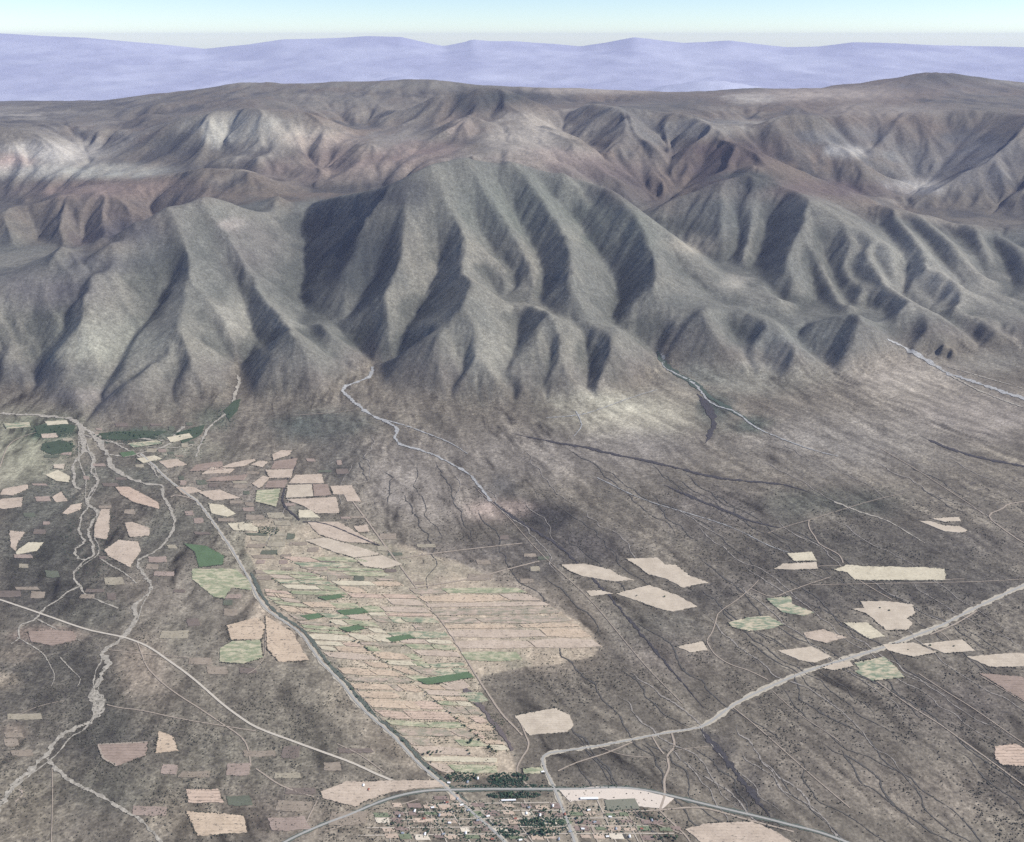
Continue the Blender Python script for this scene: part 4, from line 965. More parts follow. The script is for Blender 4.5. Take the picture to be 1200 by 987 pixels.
FL = [
 ([(352,722),(372,719),(380,723),(362,727)], GRN, 'small green block in the strip fields, upper left one'),
 ([(394,716),(425,713),(432,718),(404,722)], GRN, 'long green block in the middle of the strip fields'),
 ([(372,700),(398,697),(404,700),(382,704)], GRN, 'thin green block right of the long farm road'),
 ([(488,797),(548,788),(556,794),(500,803)], GRN, 'green block at the lower end of the strip fields'),
 ([(398,737),(420,733),(428,737),(408,741)], GRN, 'short green block under the long green one'),
 ([(452,748),(480,744),(486,748),(460,753)], GRN, 'green block beside the second hedge line'),
 ([(160,538),(182,534),(190,538),(168,543)], YEL, 'straw terrace beside the river mouth, lowest one'),
 ([(150,520),(186,516),(190,520),(156,525)], MIXG, 'green and straw terrace right of the gravelly wash'),
 ([(196,513),(222,508),(226,513),(200,519)], YEL, 'straw terrace at the foot of the left mountain'),
 ([(186,541),(208,538),(220,545),(196,549)], PNK, 'pinkish terrace at the top of the long farm road'),
 ([(52,494),(78,493),(80,497),(56,499)], YEL, 'thin straw strip above the meadow grove'),
 ([(48,509),(66,508),(68,513),(50,514)], PNK, 'pinkish patch beside the meadow grove'),
 ([(4,497),(34,495),(36,500),(8,503)], MIXG, 'green and straw strip at the left edge above the meadow'),
 ([(140,531),(156,529),(160,533),(144,536)], GRN, 'small green terrace near the river fork'),
 ([(1091,608),(1124,606),(1126,611),(1107,612)], PAL, 'small pale field, upper of the notched pair far right'),
 ([(1077,611),(1090,611),(1106,616),(1124,617),(1134,622),(1126,625),(1107,623)], PAL, 'pale wedge field, lower of the notched pair far right'),
 ([(922,649),(951,647),(957,657),(931,658)], YEL, 'small pale field, upper of the twin fields left of the long white field'),
 ([(907,667),(917,661),(957,659),(958,667),(931,668)], PAL, 'thin pale field, lower of the twin fields left of the long white field'),
 ([(976,668),(993,662),(1010,664),(1076,665),(1107,667),(1108,680),(1002,680),(993,671)], YEL, 'long pale rectangular field, widest one in the dark scrub'),
 ([(1008,705),(1042,705),(1070,709),(1072,719),(1062,725),(1069,730),(1064,738),(1039,739),(1028,730),(1015,719),(998,714),(1013,713)], PAL, 'large pale field with a notched right side above the highway'),
 ([(988,730),(1016,730),(1037,746),(1018,749)], YEL, 'slanted two-tone field touching the highway from above'),
 ([(898,702),(927,699),(928,708),(954,718),(942,722),(917,718),(907,710)], MIXG, 'ragged field with a green top corner'),
 ([(853,730),(876,724),(900,722),(918,732),(903,737),(877,740),(858,735)], MIXG, 'pale field with one dark green spot in its middle'),
 ([(942,742),(965,738),(992,747),(968,754),(945,748)], PNK, 'pinkish ragged field between the spotted field and the highway'),
 ([(911,763),(951,758),(974,770),(954,777),(937,774)], PAL, 'pale diamond field touching the highway from the left'),
 ([(962,783),(976,778),(996,775),(1000,781),(979,786)], PAL, 'small sliver field just under the highway'),
 ([(1001,777),(1036,770),(1047,779),(1060,794),(1022,798),(1001,787),(1008,785)], MIXG, 'striped field with green upper left corner under the highway'),
 ([(1034,756),(1070,753),(1098,765),(1070,770),(1042,763)], PAL, 'pale field right under the highway, left of its neighbour'),
 ([(1080,755),(1128,750),(1143,763),(1107,766)], PAL, 'pale four-sided field under the highway with two dark bushes'),
 ([(1133,770),(1178,766),(1260,767),(1265,781),(1161,782)], PAL, 'long pale field cut by the right edge'),
 ([(1147,789),(1172,791),(1260,800),(1270,835),(1200,822)], BRN, 'brownish wedge field at the right edge'),
 ([(1166,875),(1190,872),(1205,880),(1225,885),(1225,900),(1174,897),(1166,889)], STR, 'striped field low on the right edge'),
 ([(657,662),(685,661),(716,668),(727,675),(743,680),(720,682),(681,675),(668,670)], PAL, 'pale leaf-shaped field, leftmost of the central group of four'),
 ([(733,655),(770,654),(779,662),(792,662),(808,675),(830,683),(800,689),(781,679),(759,673),(748,664)], PAL, 'pale field with stepped right side, topmost of the central group of four'),
 ([(687,693),(703,692),(718,696),(692,699)], PAL, 'tiny pale field, smallest of the central group of four'),
 ([(722,696),(761,686),(792,697),(817,711),(787,717),(770,713),(748,705)], PAL, 'large pale kite-shaped field with two small dark bushes'),
 ([(792,758),(824,752),(829,762),(809,765)], PAL, 'small isolated pale field beside the crooked path'),
 ([(603,839),(651,830),(668,839),(672,850),(665,858),(620,862)], PAL, 'square pale ploughed field with ragged right edge above the village'),
 ([(803,972),(830,965),(881,963),(910,975),(940,995),(835,998)], PNK, 'large pale field at the bottom edge under the cross road'),
 ([(3,574),(15,571),(33,568),(33,573),(15,581),(0,580)], PNK, 'pinkish field, upper one at the left edge'),
 ([(3,585),(27,583),(25,594),(5,597),(-15,594)], PNK, 'striped pinkish field, second one down at the left edge'),
 ([(61,583),(72,576),(79,587),(66,589)], PNK, 'small dusty patch left of the braided river'),
 ([(73,602),(84,592),(96,590),(95,597),(79,603)], PNK, 'pink patch touching the left bank of the braided river'),
 ([(53,557),(68,551),(82,559),(81,566),(66,564)], YEL, 'straw patch between the upper river channels'),
 ([(63,545),(76,544),(75,550),(63,549)], PAL, 'tiny pale patch above the straw patch'),
 ([(111,616),(119,597),(129,597),(128,622),(125,633),(110,630)], PNK, 'tall pink field on the right bank of the braided river'),
 ([(146,613),(155,612),(175,619),(175,628),(152,630)], PNK, 'pink field between the two river arms'),
 ([(122,645),(139,633),(162,635),(165,645),(152,665),(127,652)], PNK, 'broad pink field enclosed by the river arms'),
 ([(135,571),(152,571),(167,579),(185,589),(187,597),(157,589),(142,580)], STR, 'long striped field beside the curved river channel'),
 ([(11,622),(30,624),(20,637),(19,647),(13,642)], PNK, 'narrow pink field near the left edge'),
 ([(18,647),(33,636),(51,636),(43,646),(20,650)], YEL, 'straw field with streaks near the left edge'),
 ([(215,637),(241,640),(263,652),(261,662),(233,665),(228,647)], GRN, 'bright green irrigated field left of the farm road'),
 ([(244,590),(261,592),(276,602),(266,606),(248,602)], YEL, 'rounded straw field right of the farm road bend'),
 ([(267,614),(286,612),(302,618),(302,623),(274,622)], YEL, 'straw field above the dark grove'),
 ([(225,667),(276,667),(294,682),(294,692),(271,689),(263,702),(251,700),(225,679)], LGR, 'straw and green field under the bright green field'),
 ([(266,733),(301,724),(311,733),(306,750),(271,750)], ORC, 'upper of the two pale fields left of the farm road'),
 ([(258,760),(271,752),(305,750),(308,771),(284,778),(257,776)], LGR, 'lower of the two pale fields left of the farm road'),
 ([(311,722),(342,740),(362,774),(327,776),(313,760)], ORC, 'dotted orchard field beside the farm road'),
 ([(319,533),(330,528),(343,528),(338,534),(320,540)], PNK, 'topmost small pink field under the mountain'),
 ([(275,542),(298,538),(300,540),(285,547),(255,549)], PNK, 'slanted pink strip at the far left of the upper pink fields'),
 ([(293,545),(305,540),(314,541),(308,548)], PNK, 'small pink field second in the upper row'),
 ([(322,541),(349,537),(347,543),(344,550),(317,550)], BRN, 'dull mauve field below the topmost pink one'),
 ([(311,551),(344,550),(341,560),(316,561)], PNK, 'pink field under the dull mauve one'),
 ([(295,567),(308,558),(316,560),(304,573)], PNK, 'slanted pink field with a dark hedge on its right'),
 ([(314,564),(337,563),(334,572),(310,572)], BRN, 'dull mauve field inside the pink cluster'),
 ([(301,575),(329,573),(326,585),(323,594),(299,588)], LGR, 'greyish field at the lower left of the pink cluster'),
 ([(346,557),(377,556),(380,567),(338,567)], PNK, 'pink field at the top of the large pink cluster'),
 ([(337,569),(365,568),(367,582),(335,584)], PAL, 'pale pink field in the middle of the large pink cluster'),
 ([(367,568),(384,568),(388,581),(368,582)], BRN, 'brownish field in the large pink cluster'),
 ([(335,586),(394,583),(398,602),(370,602),(355,593)], PNK, 'wide dotted pink field at the foot of the large cluster'),
 ([(350,598),(364,598),(375,607),(350,607)], YEL, 'small straw field under the large pink cluster'),
 ([(387,570),(412,569),(423,588),(407,588),(403,580),(391,580)], PNK, 'L-shaped pink field right of the large cluster'),
 ([(360,612),(397,612),(443,638),(400,635),(373,626)], PNK, 'long pink field above the smooth beige one'),
 ([(358,634),(379,630),(409,638),(448,650),(415,654),(394,648)], PAL, 'smooth beige field with sharp edges in the middle left'),
 ([(415,655),(448,651),(472,662),(448,667),(427,664)], PAL, 'smooth beige field just below and right of the sharp-edged one'),
 ([(414,617),(430,615),(433,623),(420,624)], PNK, 'tiny pink field beside the straight track'),
 ([(280,614),(295,614),(298,620),(280,622)], YEL, 'tiny straw patch above the farm road'),
 ([(115,873),(173,870),(171,885),(137,898),(121,889)], BRN, 'brown D-shaped field in dark scrub, lower left'),
 ([(186,857),(203,863),(209,880),(182,883)], ORC, 'dotted field right of the brown D-shaped field'),
 ([(218,925),(256,925),(262,941),(221,941)], STR, 'striped field, upper of the two at the lower left'),
 ([(218,951),(285,956),(290,976),(232,980)], ORC, 'dotted striped field, lower of the two at the lower left'),
 ([(33,741),(60,738),(85,740),(90,750),(60,757),(36,752)], BRN, 'dusty pink bare ground left of the river crossing'),
 ([(408,916),(516,914),(526,922),(490,924),(462,928),(430,938),(416,946),(378,936),(376,928)], PNK, 'long pale field between the farm road and the cross road'),
 ([(260,541),(230,545),(222,553),(262,551)], BRN, 'dull strip left of the upper pink fields'),
 ([(247,548),(275,550),(268,555),(236,556)], PNK, 'thin pink strip near the farm road top'),
 ([(250,560),(290,556),(285,563),(240,565)], BRN, 'mauve strip above the thin pale track'),
 ([(206,571),(226,571),(238,576),(215,580)], PNK, 'pale patch beside the farm road bend'),
 ([(612,901),(634,899),(637,906),(614,908)], LGR, 'small pale enclosure beside the village road'),
 ([(232,577),(258,574),(282,584),(250,587)], PNK, 'pinkish strip right of the farm road bend'),
]
for poly, mat_, lb in FL: field(poly, mat_, lb, dz=1.6 if mat_ is GRN and 'block' in lb else 0)
# pale borders of the brown field
for a, b in ((0, 1), (3, 4), (4, 0)):
    q = FL[[i for i, f in enumerate(FL) if 'D-shaped field in dark' in f[2]][0]][0]
    tag(ribbon('field_bank', [q[a], ((q[a][0]+q[b][0])/2, (q[a][1]+q[b][1])/2), q[b]], 9, TRK, ['pale bank along the top of the brown D-shaped field', '', '', 'pale bank along the lower side of the brown D-shaped field', 'pale bank along the left side of the brown D-shaped field'][a], 1.2, .3, None), cat='bank')
ribbon('ditch', [(342,536),(346,546),(342,556),(334,566),(333,578),(330,590),(340,600),(352,610)], 16, RAV, 'dark winding hedge ditch between the pink clusters', .3, .5, 'structure')
ribbon('ditch', [(355,612),(375,612),(398,620),(420,630),(445,640)], 14, RAV, 'dark hedge ditch above the long pink field', .6, .5, 'structure')

# the irrigated strips: bands of narrow parcels between the farm road, the hedges and the straight track
def on(line, v_):
    p = np.array(line); return float(np.interp(v_, p[:, 1], p[:, 0]))
LA = [(300,672),(312,700),(345,725),(370,755),(400,790),(420,815),(445,840),(470,862),(500,895),(525,915)]
LB = [(283,655),(321,679),(352,705),(377,722),(413,748),(446,774),(476,793),(511,823),(543,850),(584,885)]
LC = [(300,636),(322,649),(362,669),(392,684),(418,707),(451,740),(479,760),(505,780),(540,810),(566,838),(604,888)]
LD = [(365,620),(395,640),(440,662),(472,685),(495,705),(520,735),(545,775),(575,822),(598,850)]
LE = [(560,672),(600,684),(650,712),(690,742),(712,765),(716,775)]
def band(l0, l1, vs_, palette, what, slant=0.0, gap=1.2):
    cnt_ = {}
    for i, (a, b) in enumerate(zip(vs_[:-1], vs_[1:])):
        g = .08*(b-a)
        p0, p1 = a+g, b-g
        u00, u01 = on(l0, p0)+gap, on(l0, p1)+gap
        u10, u11 = on(l1, p0+slant)-gap, on(l1, p1+slant)-gap
        if u10-u00 < 6 or u11-u01 < 6: continue
        um, um2 = (u00+u10)/2, (u01+u11)/2
        poly = [(u00, p0), (um, p0+slant*.5+rng.uniform(-.6, .6)), (u10, p0+slant), (u11, p1+slant), (um2, p1+slant*.5+rng.uniform(-.6, .6)), (u01, p1)]
        mat_, nm = palette[i % len(palette)]
        yield poly, mat_, nm, i
def seq(a, b, m):
    d = rng.uniform(.6, 1.4, m); d = d/d.sum()*(b-a); d = d*np.linspace(.75, 1.25, m); d *= (b-a)/d.sum(); return list(np.r_[a, a+np.cumsum(d)])
words = {'p': (PNK, 'pinkish'), 'y': (YEL, 'straw-coloured'), 'o': (ORC, 'dotted orchard'), 's': (STR, 'dark-striped'), 'g': (GRN, 'green'), 'l': (LGR, 'pale green'), 'm': (MIXG, 'green and straw'), 't': (TAN, 'tan')}
def bands(l0, l1, a, b, code, where, slant):
    vs_ = seq(a, b, len(code)); row = 0
    ordn = ['first', 'second', 'third', 'fourth', 'fifth', 'sixth', 'seventh', 'eighth', 'ninth', 'tenth', 'eleventh', 'twelfth', 'thirteenth', 'fourteenth', 'fifteenth', 'sixteenth', 'seventeenth', 'eighteenth', 'nineteenth', 'twentieth', 'twenty-first', 'twenty-second', 'twenty-third', 'twenty-fourth', 'twenty-fifth', 'twenty-sixth', 'twenty-seventh']
    for poly, mat_, nm, i in band(l0, l1, vs_, [words[c] for c in code], where, slant):
        m = 1 if poly[2][0]-poly[0][0] < 26 else int(rng.choice([1, 2, 2, 3])); cuts = [0]+sorted(rng.uniform(.25, .75, m-1))+[1]
        lo = np.array([poly[0], poly[2]]); hi = np.array([poly[5], poly[3]]); bits = []
        for c0, c1 in zip(cuts[:-1], cuts[1:]):
            if c1-c0 > .12 and rng.rand() > .10: bits.append((c0, c1))
        pos = {1: ['all'], 2: ['left', 'right'], 3: ['left', 'middle', 'right']}[max(1, len(bits))]
        for n_, (c0, c1) in enumerate(bits):
            L0 = lo[0]+(lo[1]-lo[0])*c0; L1 = lo[0]+(lo[1]-lo[0])*c1; H0 = hi[0]+(hi[1]-hi[0])*c0; H1 = hi[0]+(hi[1]-hi[0])*c1
            hgt = hi[0][1]-lo[0][1]; w1, w2 = rng.uniform(0, .22, 2)*hgt
            cc = code[i] if rng.rand() < .6 else rng.choice(list('pyotlsl')); mt_, nm2 = words[cc]
            k1 = (L0+L1)/2+np.array([0, rng.uniform(-.1, .1)*hgt]); k2 = (H0+H1)/2+np.array([0, rng.uniform(-.1, .1)*hgt])
            field([tuple(L0+[.6, w1]), tuple(k1), tuple(L1+[-.6, w2]), tuple(H1+[-.4, -w1]), tuple(k2), tuple(H0+[.4, -w2])], mt_, f'{nm2} strip field, {pos[n_]} of {ordn[row]} row {where}', 'irrigated strip fields '+where, jag=2.2, name='strip_field')
        row += 1
bands(LA, LB, 690, 906, 'sopsotpolysoptosoposltopos', 'between the farm road and the hedge', 3)
bands(LB, LC, 668, 800, 'llmylplpmylytlpyol', 'right of the hedge', 2)
bands(LB, LC, 802, 880, 'opoltposoy', 'in the lower hedge row', 1)
bands(LC, LD, 652, 770, 'lmyltyosypomtmplo', 'left of the straight track', 1)
bands(LD, LE, 690, 776, 'tpyttotpt', 'right of the straight track', -2)
bands([(479,770),(520,800),(545,820),(580,850)], [(540,770),(560,800),(575,825),(590,850)], 778, 826, 'mmlm', 'beside the lower straight track', -2)
ribbon('ditch', [(540,800),(555,818),(572,838),(590,860),(600,880)], 40, plain_mat('dark_fallow', (104,96,94), .3, s=1/14), 'dark fallow wedge beside the straight track', .3, .6, 'structure', 20)
# faded little plots round the river arms and the upper farm road
FAD = [soil_mat('faded_tan', (146,135,121), furrow=.3, per=12, dots=.7), soil_mat('faded_pink', (154,139,128), furrow=.3, per=12, dots=.6), soil_mat('faded_brown', (118,108,100), furrow=.4, per=12, dots=.7), soil_mat('faded_straw', (158,150,132), furrow=.3, per=12, dots=.6), soil_mat('faded_green', (100,104,90), furrow=.3, per=12, dots=.6)]
fw_ = ['faded tan', 'faded pinkish', 'dull brown', 'faded straw', 'dull green']
def ptin(u, v_, poly):
    c = False; j = len(poly)-1
    for i in range(len(poly)):
        xi, yi = poly[i]; xj, yj = poly[j]
        if ((yi > v_) != (yj > v_)) and u < (xj-xi)*(v_-yi)/(yj-yi+1e-9)+xi: c = not c
        j = i
    return c
CLEAR = np.concatenate([cat_path(p, 4) for p in (cw_, dw_, TP, RV, RL_, [(94,500),(109,510),(129,546),(193,569),(203,607),(198,630),(162,655)])])
ZONES = [(0,70,552,705,11,'left of the braided river'), (98,215,535,700,16,'between the river arms'), (215,300,548,640,13,'right of the upper farm road'), (60,240,497,548,22,'at the river mouth below the left mountain'),
 (232,420,532,625,13,'among the upper pink fields'), (205,300,690,800,8,'left of the farm road'), (150,420,880,985,14,'in the scrub west of the village'), (300,470,620,680,30,'above the strip fields'), (0,60,840,900,4,'at the left edge above the river corner'), (480,640,628,690,9,'beside the upper dirt tracks')]
placed = []
for u0, u1, v0, v1, n_, where in ZONES:
    k_ = 0; tries = 0
    while k_ < n_ and tries < n_*12:
        tries += 1; u, v_ = rng.uniform(u0, u1), rng.uniform(v0, v1); sc_v = (v_-380)/330
        w, h = rng.uniform(6, 19)*max(.55, sc_v)*.85, rng.uniform(1.8, 5.0)*max(.6, sc_v)
        if any(ptin(u+a*w, v_+b*h, f[0]) for f in FL for a in (-1, 0, 1) for b in (-1, 0, 1)) or (np.abs(CLEAR[:, 0]-u) < w+3)[np.abs(CLEAR[:, 1]-v_) < h+2].any() or any(abs(a-u) < w+b and abs(c-v_) < h+d for a, b, c, d in placed): continue
        placed.append((u, w, v_, h)); k_ += 1; sl = rng.uniform(-.15, .15)*h; sk_ = rng.uniform(-.3, .3)*w; g_ = int(rng.choice([0, 0, 1, 2, 3, 4]))
        poly = [(u-w, v_-h+sl), (u-w*.1, v_-h*rng.uniform(.8, 1.1)), (u+w*rng.uniform(.75, 1), v_-h-sl), (u+w+sk_, v_+h*rng.uniform(.6, 1)), (u, v_+h), (u-w+sk_, v_+h*rng.uniform(.7, 1))]
        tag(sheet('small_plot', poly, FAD[g_], 3.0, dz=-.35), f'small {fw_[g_]} plot {where}', 'plot', f'small {fw_[g_]} plots {where}', 'thing')
MEAD = soil_mat('dark_meadow', (72,84,68), furrow=.2, per=10, dots=.6)
for poly, lb in (([(40,500),(62,496),(88,499),(86,506),(60,511),(44,509)], 'dark green meadow above the pink patch at the river mouth'), ([(50,520),(70,516),(86,520),(84,530),(60,533),(48,527)], 'dark green meadow beside the left river channel'),
  ([(115,508),(140,506),(175,505),(196,506),(180,512),(150,516),(122,515)], 'long dark green meadow under the left mountain'), ([(205,508),(225,502),(240,498),(236,510),(214,520)], 'dark green meadow beside the left mountain stream'), ([(262,482),(274,470),(282,468),(278,482),(268,492)], 'dark green strip on the left mountain stream')):
    tag(sheet('meadow', poly, MEAD, 4.5, dz=-.2), lb, None, None, 'structure')
STRT = plain_mat('village_street', (176,166,152), .12, s=1/9)
for v_, a, b in ((942,505,652), (951,470,655), (960,450,735), (969,430,760), (978,420,790)):
    ribbon('street', [(a, v_+1.5), ((a+b)/2, v_+rng.uniform(-1, 1)), (b, v_-1)], 7, STRT, f'village street running across, {dict(zip((942,951,960,969,978), ("topmost", "second from the top", "middle", "second from the bottom", "lowest")))[v_]} of five', .1, .2)
for i, (a, b) in enumerate(((520,548), (556,590), (585,622), (614,640), (722,745), (700,718), (455,452), (500,520))):
    ribbon('street', [(a, 938 if a > 500 else 955), ((a+b)/2+2, 962), (b+6, 992)], 6, STRT, ['village lane left of the farm road end', 'village lane behind the long thin shed', 'village lane under the cross road grove', 'village lane just left of the main street', 'village lane right of the sports field', 'village lane under the sports field', 'leftmost village lane', 'village lane second from the left'][i], .1, .2)

tag(sheet('sports_field', [(708,938),(744,936),(750,948),(712,950)], plain_mat('dull_turf', (124,124,110), .15), .6), 'dull green sports field beside the long white hall', 'sports field')
tag(sheet('village_ground', [(655,926),(700,922),(745,925),(790,936),(776,948),(745,945),(705,936),(668,940)], plain_mat('bare_yard', (206,194,180), .1), 1.5, dz=-.5), 'pale bare village ground beside the long white hall', 'yard')
print('overlay', time.time()-T0)
# ------------------------------------------------------------------ trees, bushes, houses
LEAF = plain_mat('foliage', (76,92,70), .4, s=1/2.5); LEAF2 = plain_mat('dark_foliage', (56,76,64), .4, s=1/2.5); BARK = plain_mat('bark', (96,84,74), .2, s=1)
BUSH = plain_mat('scrub_leaves', (78,78,70), .4, s=1/3)
def crown_mesh(seed, w, h, conical=False):
    r_ = np.random.RandomState(seed); bm = bmesh.new()
    n = 7
    for i in range(n):
        a = r_.uniform(0, 2*math.pi); q = r_.uniform(0, .36)*w if i else 0; zc = h*(.45+.3*r_.rand()) if not conical else h*(.25+.6*i/n)
        s_ = w*r_.uniform(.24, .36)*((1-.6*i/n) if conical else 1)
        ret = bmesh.ops.create_icosphere(bm, subdivisions=1, radius=s_)
        for v_ in ret['verts']:
            f = r_.uniform(.72, 1.22); v_.co = Vector((v_.co.x*f+math.cos(a)*q, v_.co.y*f+math.sin(a)*q, v_.co.z*f*.85+zc))
    for i in range(26):                               # loose sprays that roughen the outline
        a = r_.uniform(0, 2*math.pi); e = r_.uniform(-.2, 1.3); q = w*r_.uniform(.42, .56)
        c = Vector((math.cos(a)*math.cos(e)*q, math.sin(a)*math.cos(e)*q, h*.6+math.sin(e)*h*.34)); s_ = w*.10
        vv = [bm.verts.new(c+Vector(r_.uniform(-1, 1, 3))*s_) for _ in range(3)]; bm.faces.new(vv)
    me = bpy.data.meshes.new('crown'); bm.to_mesh(me); bm.free(); return me
def trunk_mesh(h, r0):
    bm = bmesh.new()
    def limb(a, b, ra, rb):
        d = (b-a).normalized(); q = d.to_track_quat('Z', 'Y'); rings = []
        for p, rr in ((a, ra), (b, rb)): rings.append([bm.verts.new(p+q @ Vector((rr*math.cos(t), rr*math.sin(t), 0))) for t in np.arange(5)*2*math.pi/5])
        for i in range(5): bm.faces.new((rings[0][i], rings[0][(i+1) % 5], rings[1][(i+1) % 5], rings[1][i]))
    limb(Vector((0, 0, -.6)), Vector((0, 0, h*.5)), r0, r0*.6)
    for a in (0.4, 2.5, 4.6): limb(Vector((0, 0, h*.4)), Vector((math.cos(a)*h*.22, math.sin(a)*h*.22, h*.68)), r0*.5, r0*.2)
    me = bpy.data.meshes.new('trunk'); bm.to_mesh(me); bm.free(); return me
CR = []
for sd, w, h, m_ in ((1, 11, 9, LEAF2), (2, 13, 10, LEAF), (3, 9, 8, LEAF), (4, 10, 12, LEAF2)):
    a = crown_mesh(sd, w, h); a.materials.append(m_); b = trunk_mesh(h, .35); b.materials.append(BARK); CR.append((a, b))
def tree(x, y, kind, sc, label, group, name='tree'):
    root = bpy.data.objects.new(name, None); C.objects.link(root); root.location = (x, y, float(ground(x, y))+1.2); root.rotation_euler.z = rng.uniform(0, 6.28); root.scale = (sc, sc, sc*rng.uniform(.85, 1.15))
    root.empty_display_size = 3; tag(root, label, 'tree', group)
    for nm, me in (('crown', CR[kind][0]), ('trunk', CR[kind][1])):
        o = bpy.data.objects.new(nm, me); o.parent = root; C.objects.link(o)
def line_trees(line, n, jx, label, group, sc=(.7, 1.2), step=1):
    P = world_path(line, 4.0)
    for i in range(n):
        t = rng.rand()*(len(P)-1); j = int(t); f = t-j; q = P[j]*(1-f)+P[min(j+1, len(P)-1)]*f
        tree(q[0]+rng.normal()*jx, q[1]+rng.normal()*jx, rng.randint(4), rng.uniform(*sc), label, group)
line_trees(LB, 62, 5, 'small dark tree in the hedge line between the strip field rows', 'trees in the long hedge of the strip fields')
line_trees(LC, 34, 6, 'small dark tree in the second hedge line of the strip fields', 'trees in the second hedge of the strip fields', (.6, 1.0))
line_trees([(u+7, v_) for u, v_ in cw_[20:38]], 26, 6, 'roadside tree along the long farm road', 'trees beside the long farm road', (.7, 1.1))
def spot_trees(spots, label, group, sc=(.8, 1.3)):
    for u, v_, ru, rv, n in spots:
        for i in range(n):
            a = rng.uniform(0, 6.28); q = math.sqrt(rng.rand()); x, y = drape(u+ru*q*math.cos(a), v_+rv*q*math.sin(a)); tree(x, y, rng.choice([0, 3, 0, 1]), rng.uniform(*sc), label, group)
spot_trees([(595,913,22,7,20),(541,910,18,5,10),(602,932,30,3.5,16)], 'dark green tree in the grove lining the cross road', 'trees in the grove by the cross road')
spot_trees([(634,964,26,5,16),(638,976,18,4,8),(596,976,13,4,6),(588,967,12,3,5),(641,950,11,2,4),(533,952,11,3,4),(679,962,7,3,4),(780,984,18,4,8),(464,966,4,2,2)], 'dark green garden tree in the village', 'garden trees in the village')
spot_trees([(507,882,14,4,9),(551,876,4,11,7)], 'dark tree beside the farm road just above the village', 'trees above the village', (.8, 1.2))
spot_trees([(314,625,13,3.2,14)], 'tree in the dark grove right of the farm road', 'trees in the dark grove right of the farm road')
spot_trees([(62,504,24,4,16),(70,522,20,6,12),(150,511,40,4,22),(232,512,26,8,10),(262,490,10,10,8)], 'dark green tree in the river meadow under the left mountain', 'trees in the river meadow', (1.0, 1.6))
# lone bushes and trees standing in the pale fields
LONE = [(1031,713,'notched'),(1042,716,'notched'),(779,700,'kite-shaped'),(746,699,'kite-shaped'),(1118,758,'four-sided'),(1090,757,'four-sided'),(1064,762,'right'),(793,662,'stepped')]
for i, (u, v_, w_) in enumerate(LONE):
    x, y = drape(u, v_); side = 'left' if i % 2 == 0 else 'right'
    lb = {0: 'left of the two dark trees in the notched field', 1: 'right of the two dark trees in the notched field', 2: 'larger dark tree in the middle of the kite-shaped field', 3: 'smaller dark tree near the left corner of the kite-shaped field', 4: 'dark tree right of centre in the four-sided field', 5: 'dark tree at the left side of the four-sided field', 6: 'lone dark tree in the pale field just under the highway', 7: 'lone dark tree at the step of the topmost central field'}[i]
    tree(x, y, i % 4, 1.5 if i == 2 else 1.0, lb, None)

def blobs(name, pts, sizes, mat, label):
    """many small irregular bushes in one mesh"""
    base = np.array([(0,0,1),(.9,0,.35),(.28,.86,.4),(-.73,.53,.3),(-.73,-.53,.42),(.28,-.86,.33),(.6,.5,-.3),(-.3,.7,-.3),(-.8,0,-.3),(-.3,-.7,-.3),(.6,-.5,-.3)])
    F = [(0,1,2),(0,2,3),(0,3,4),(0,4,5),(0,5,1),(1,6,2),(2,6,7),(2,7,3),(3,7,8),(3,8,4),(4,8,9),(4,9,5),(5,9,10),(5,10,1),(1,10,6)]
    n = len(pts); z_ = ground(pts[:, 0], pts[:, 1])
    a = rng.uniform(0, 6.28, n); ca, sa = np.cos(a)[:, None], np.sin(a)[:, None]
    jit = rng.uniform(.65, 1.35, (n, len(base)))
    bx = base[None, :, 0]*jit; by = base[None, :, 1]*jit; bz = base[None, :, 2]*rng.uniform(.8, 1.2, (n, len(base)))
    s_ = sizes[:, None]; X = (bx*ca-by*sa)*s_+pts[:, 0][:, None]; Y = (bx*sa+by*ca)*s_+pts[:, 1][:, None]; Z = bz*s_*.75+z_[:, None]+s_*.2+1
    V_ = np.stack([X, Y, Z], -1).reshape(-1, 3); Fa = (np.array(F)[None]+np.arange(n)[:, None, None]*len(base)).reshape(-1, 3)
    me = bpy.data.meshes.new(name); me.vertices.add(len(V_)); me.vertices.foreach_set('co', V_.astype(np.float32).ravel())
    me.loops.add(Fa.size); me.loops.foreach_set('vertex_index', Fa.ravel().astype(np.int32)); me.polygons.add(len(Fa)); me.polygons.foreach_set('loop_start', np.arange(0, Fa.size, 3, dtype=np.int32)); me.update(calc_edges=True)
    tag(link(name, me, mat), label, None, None, 'stuff')
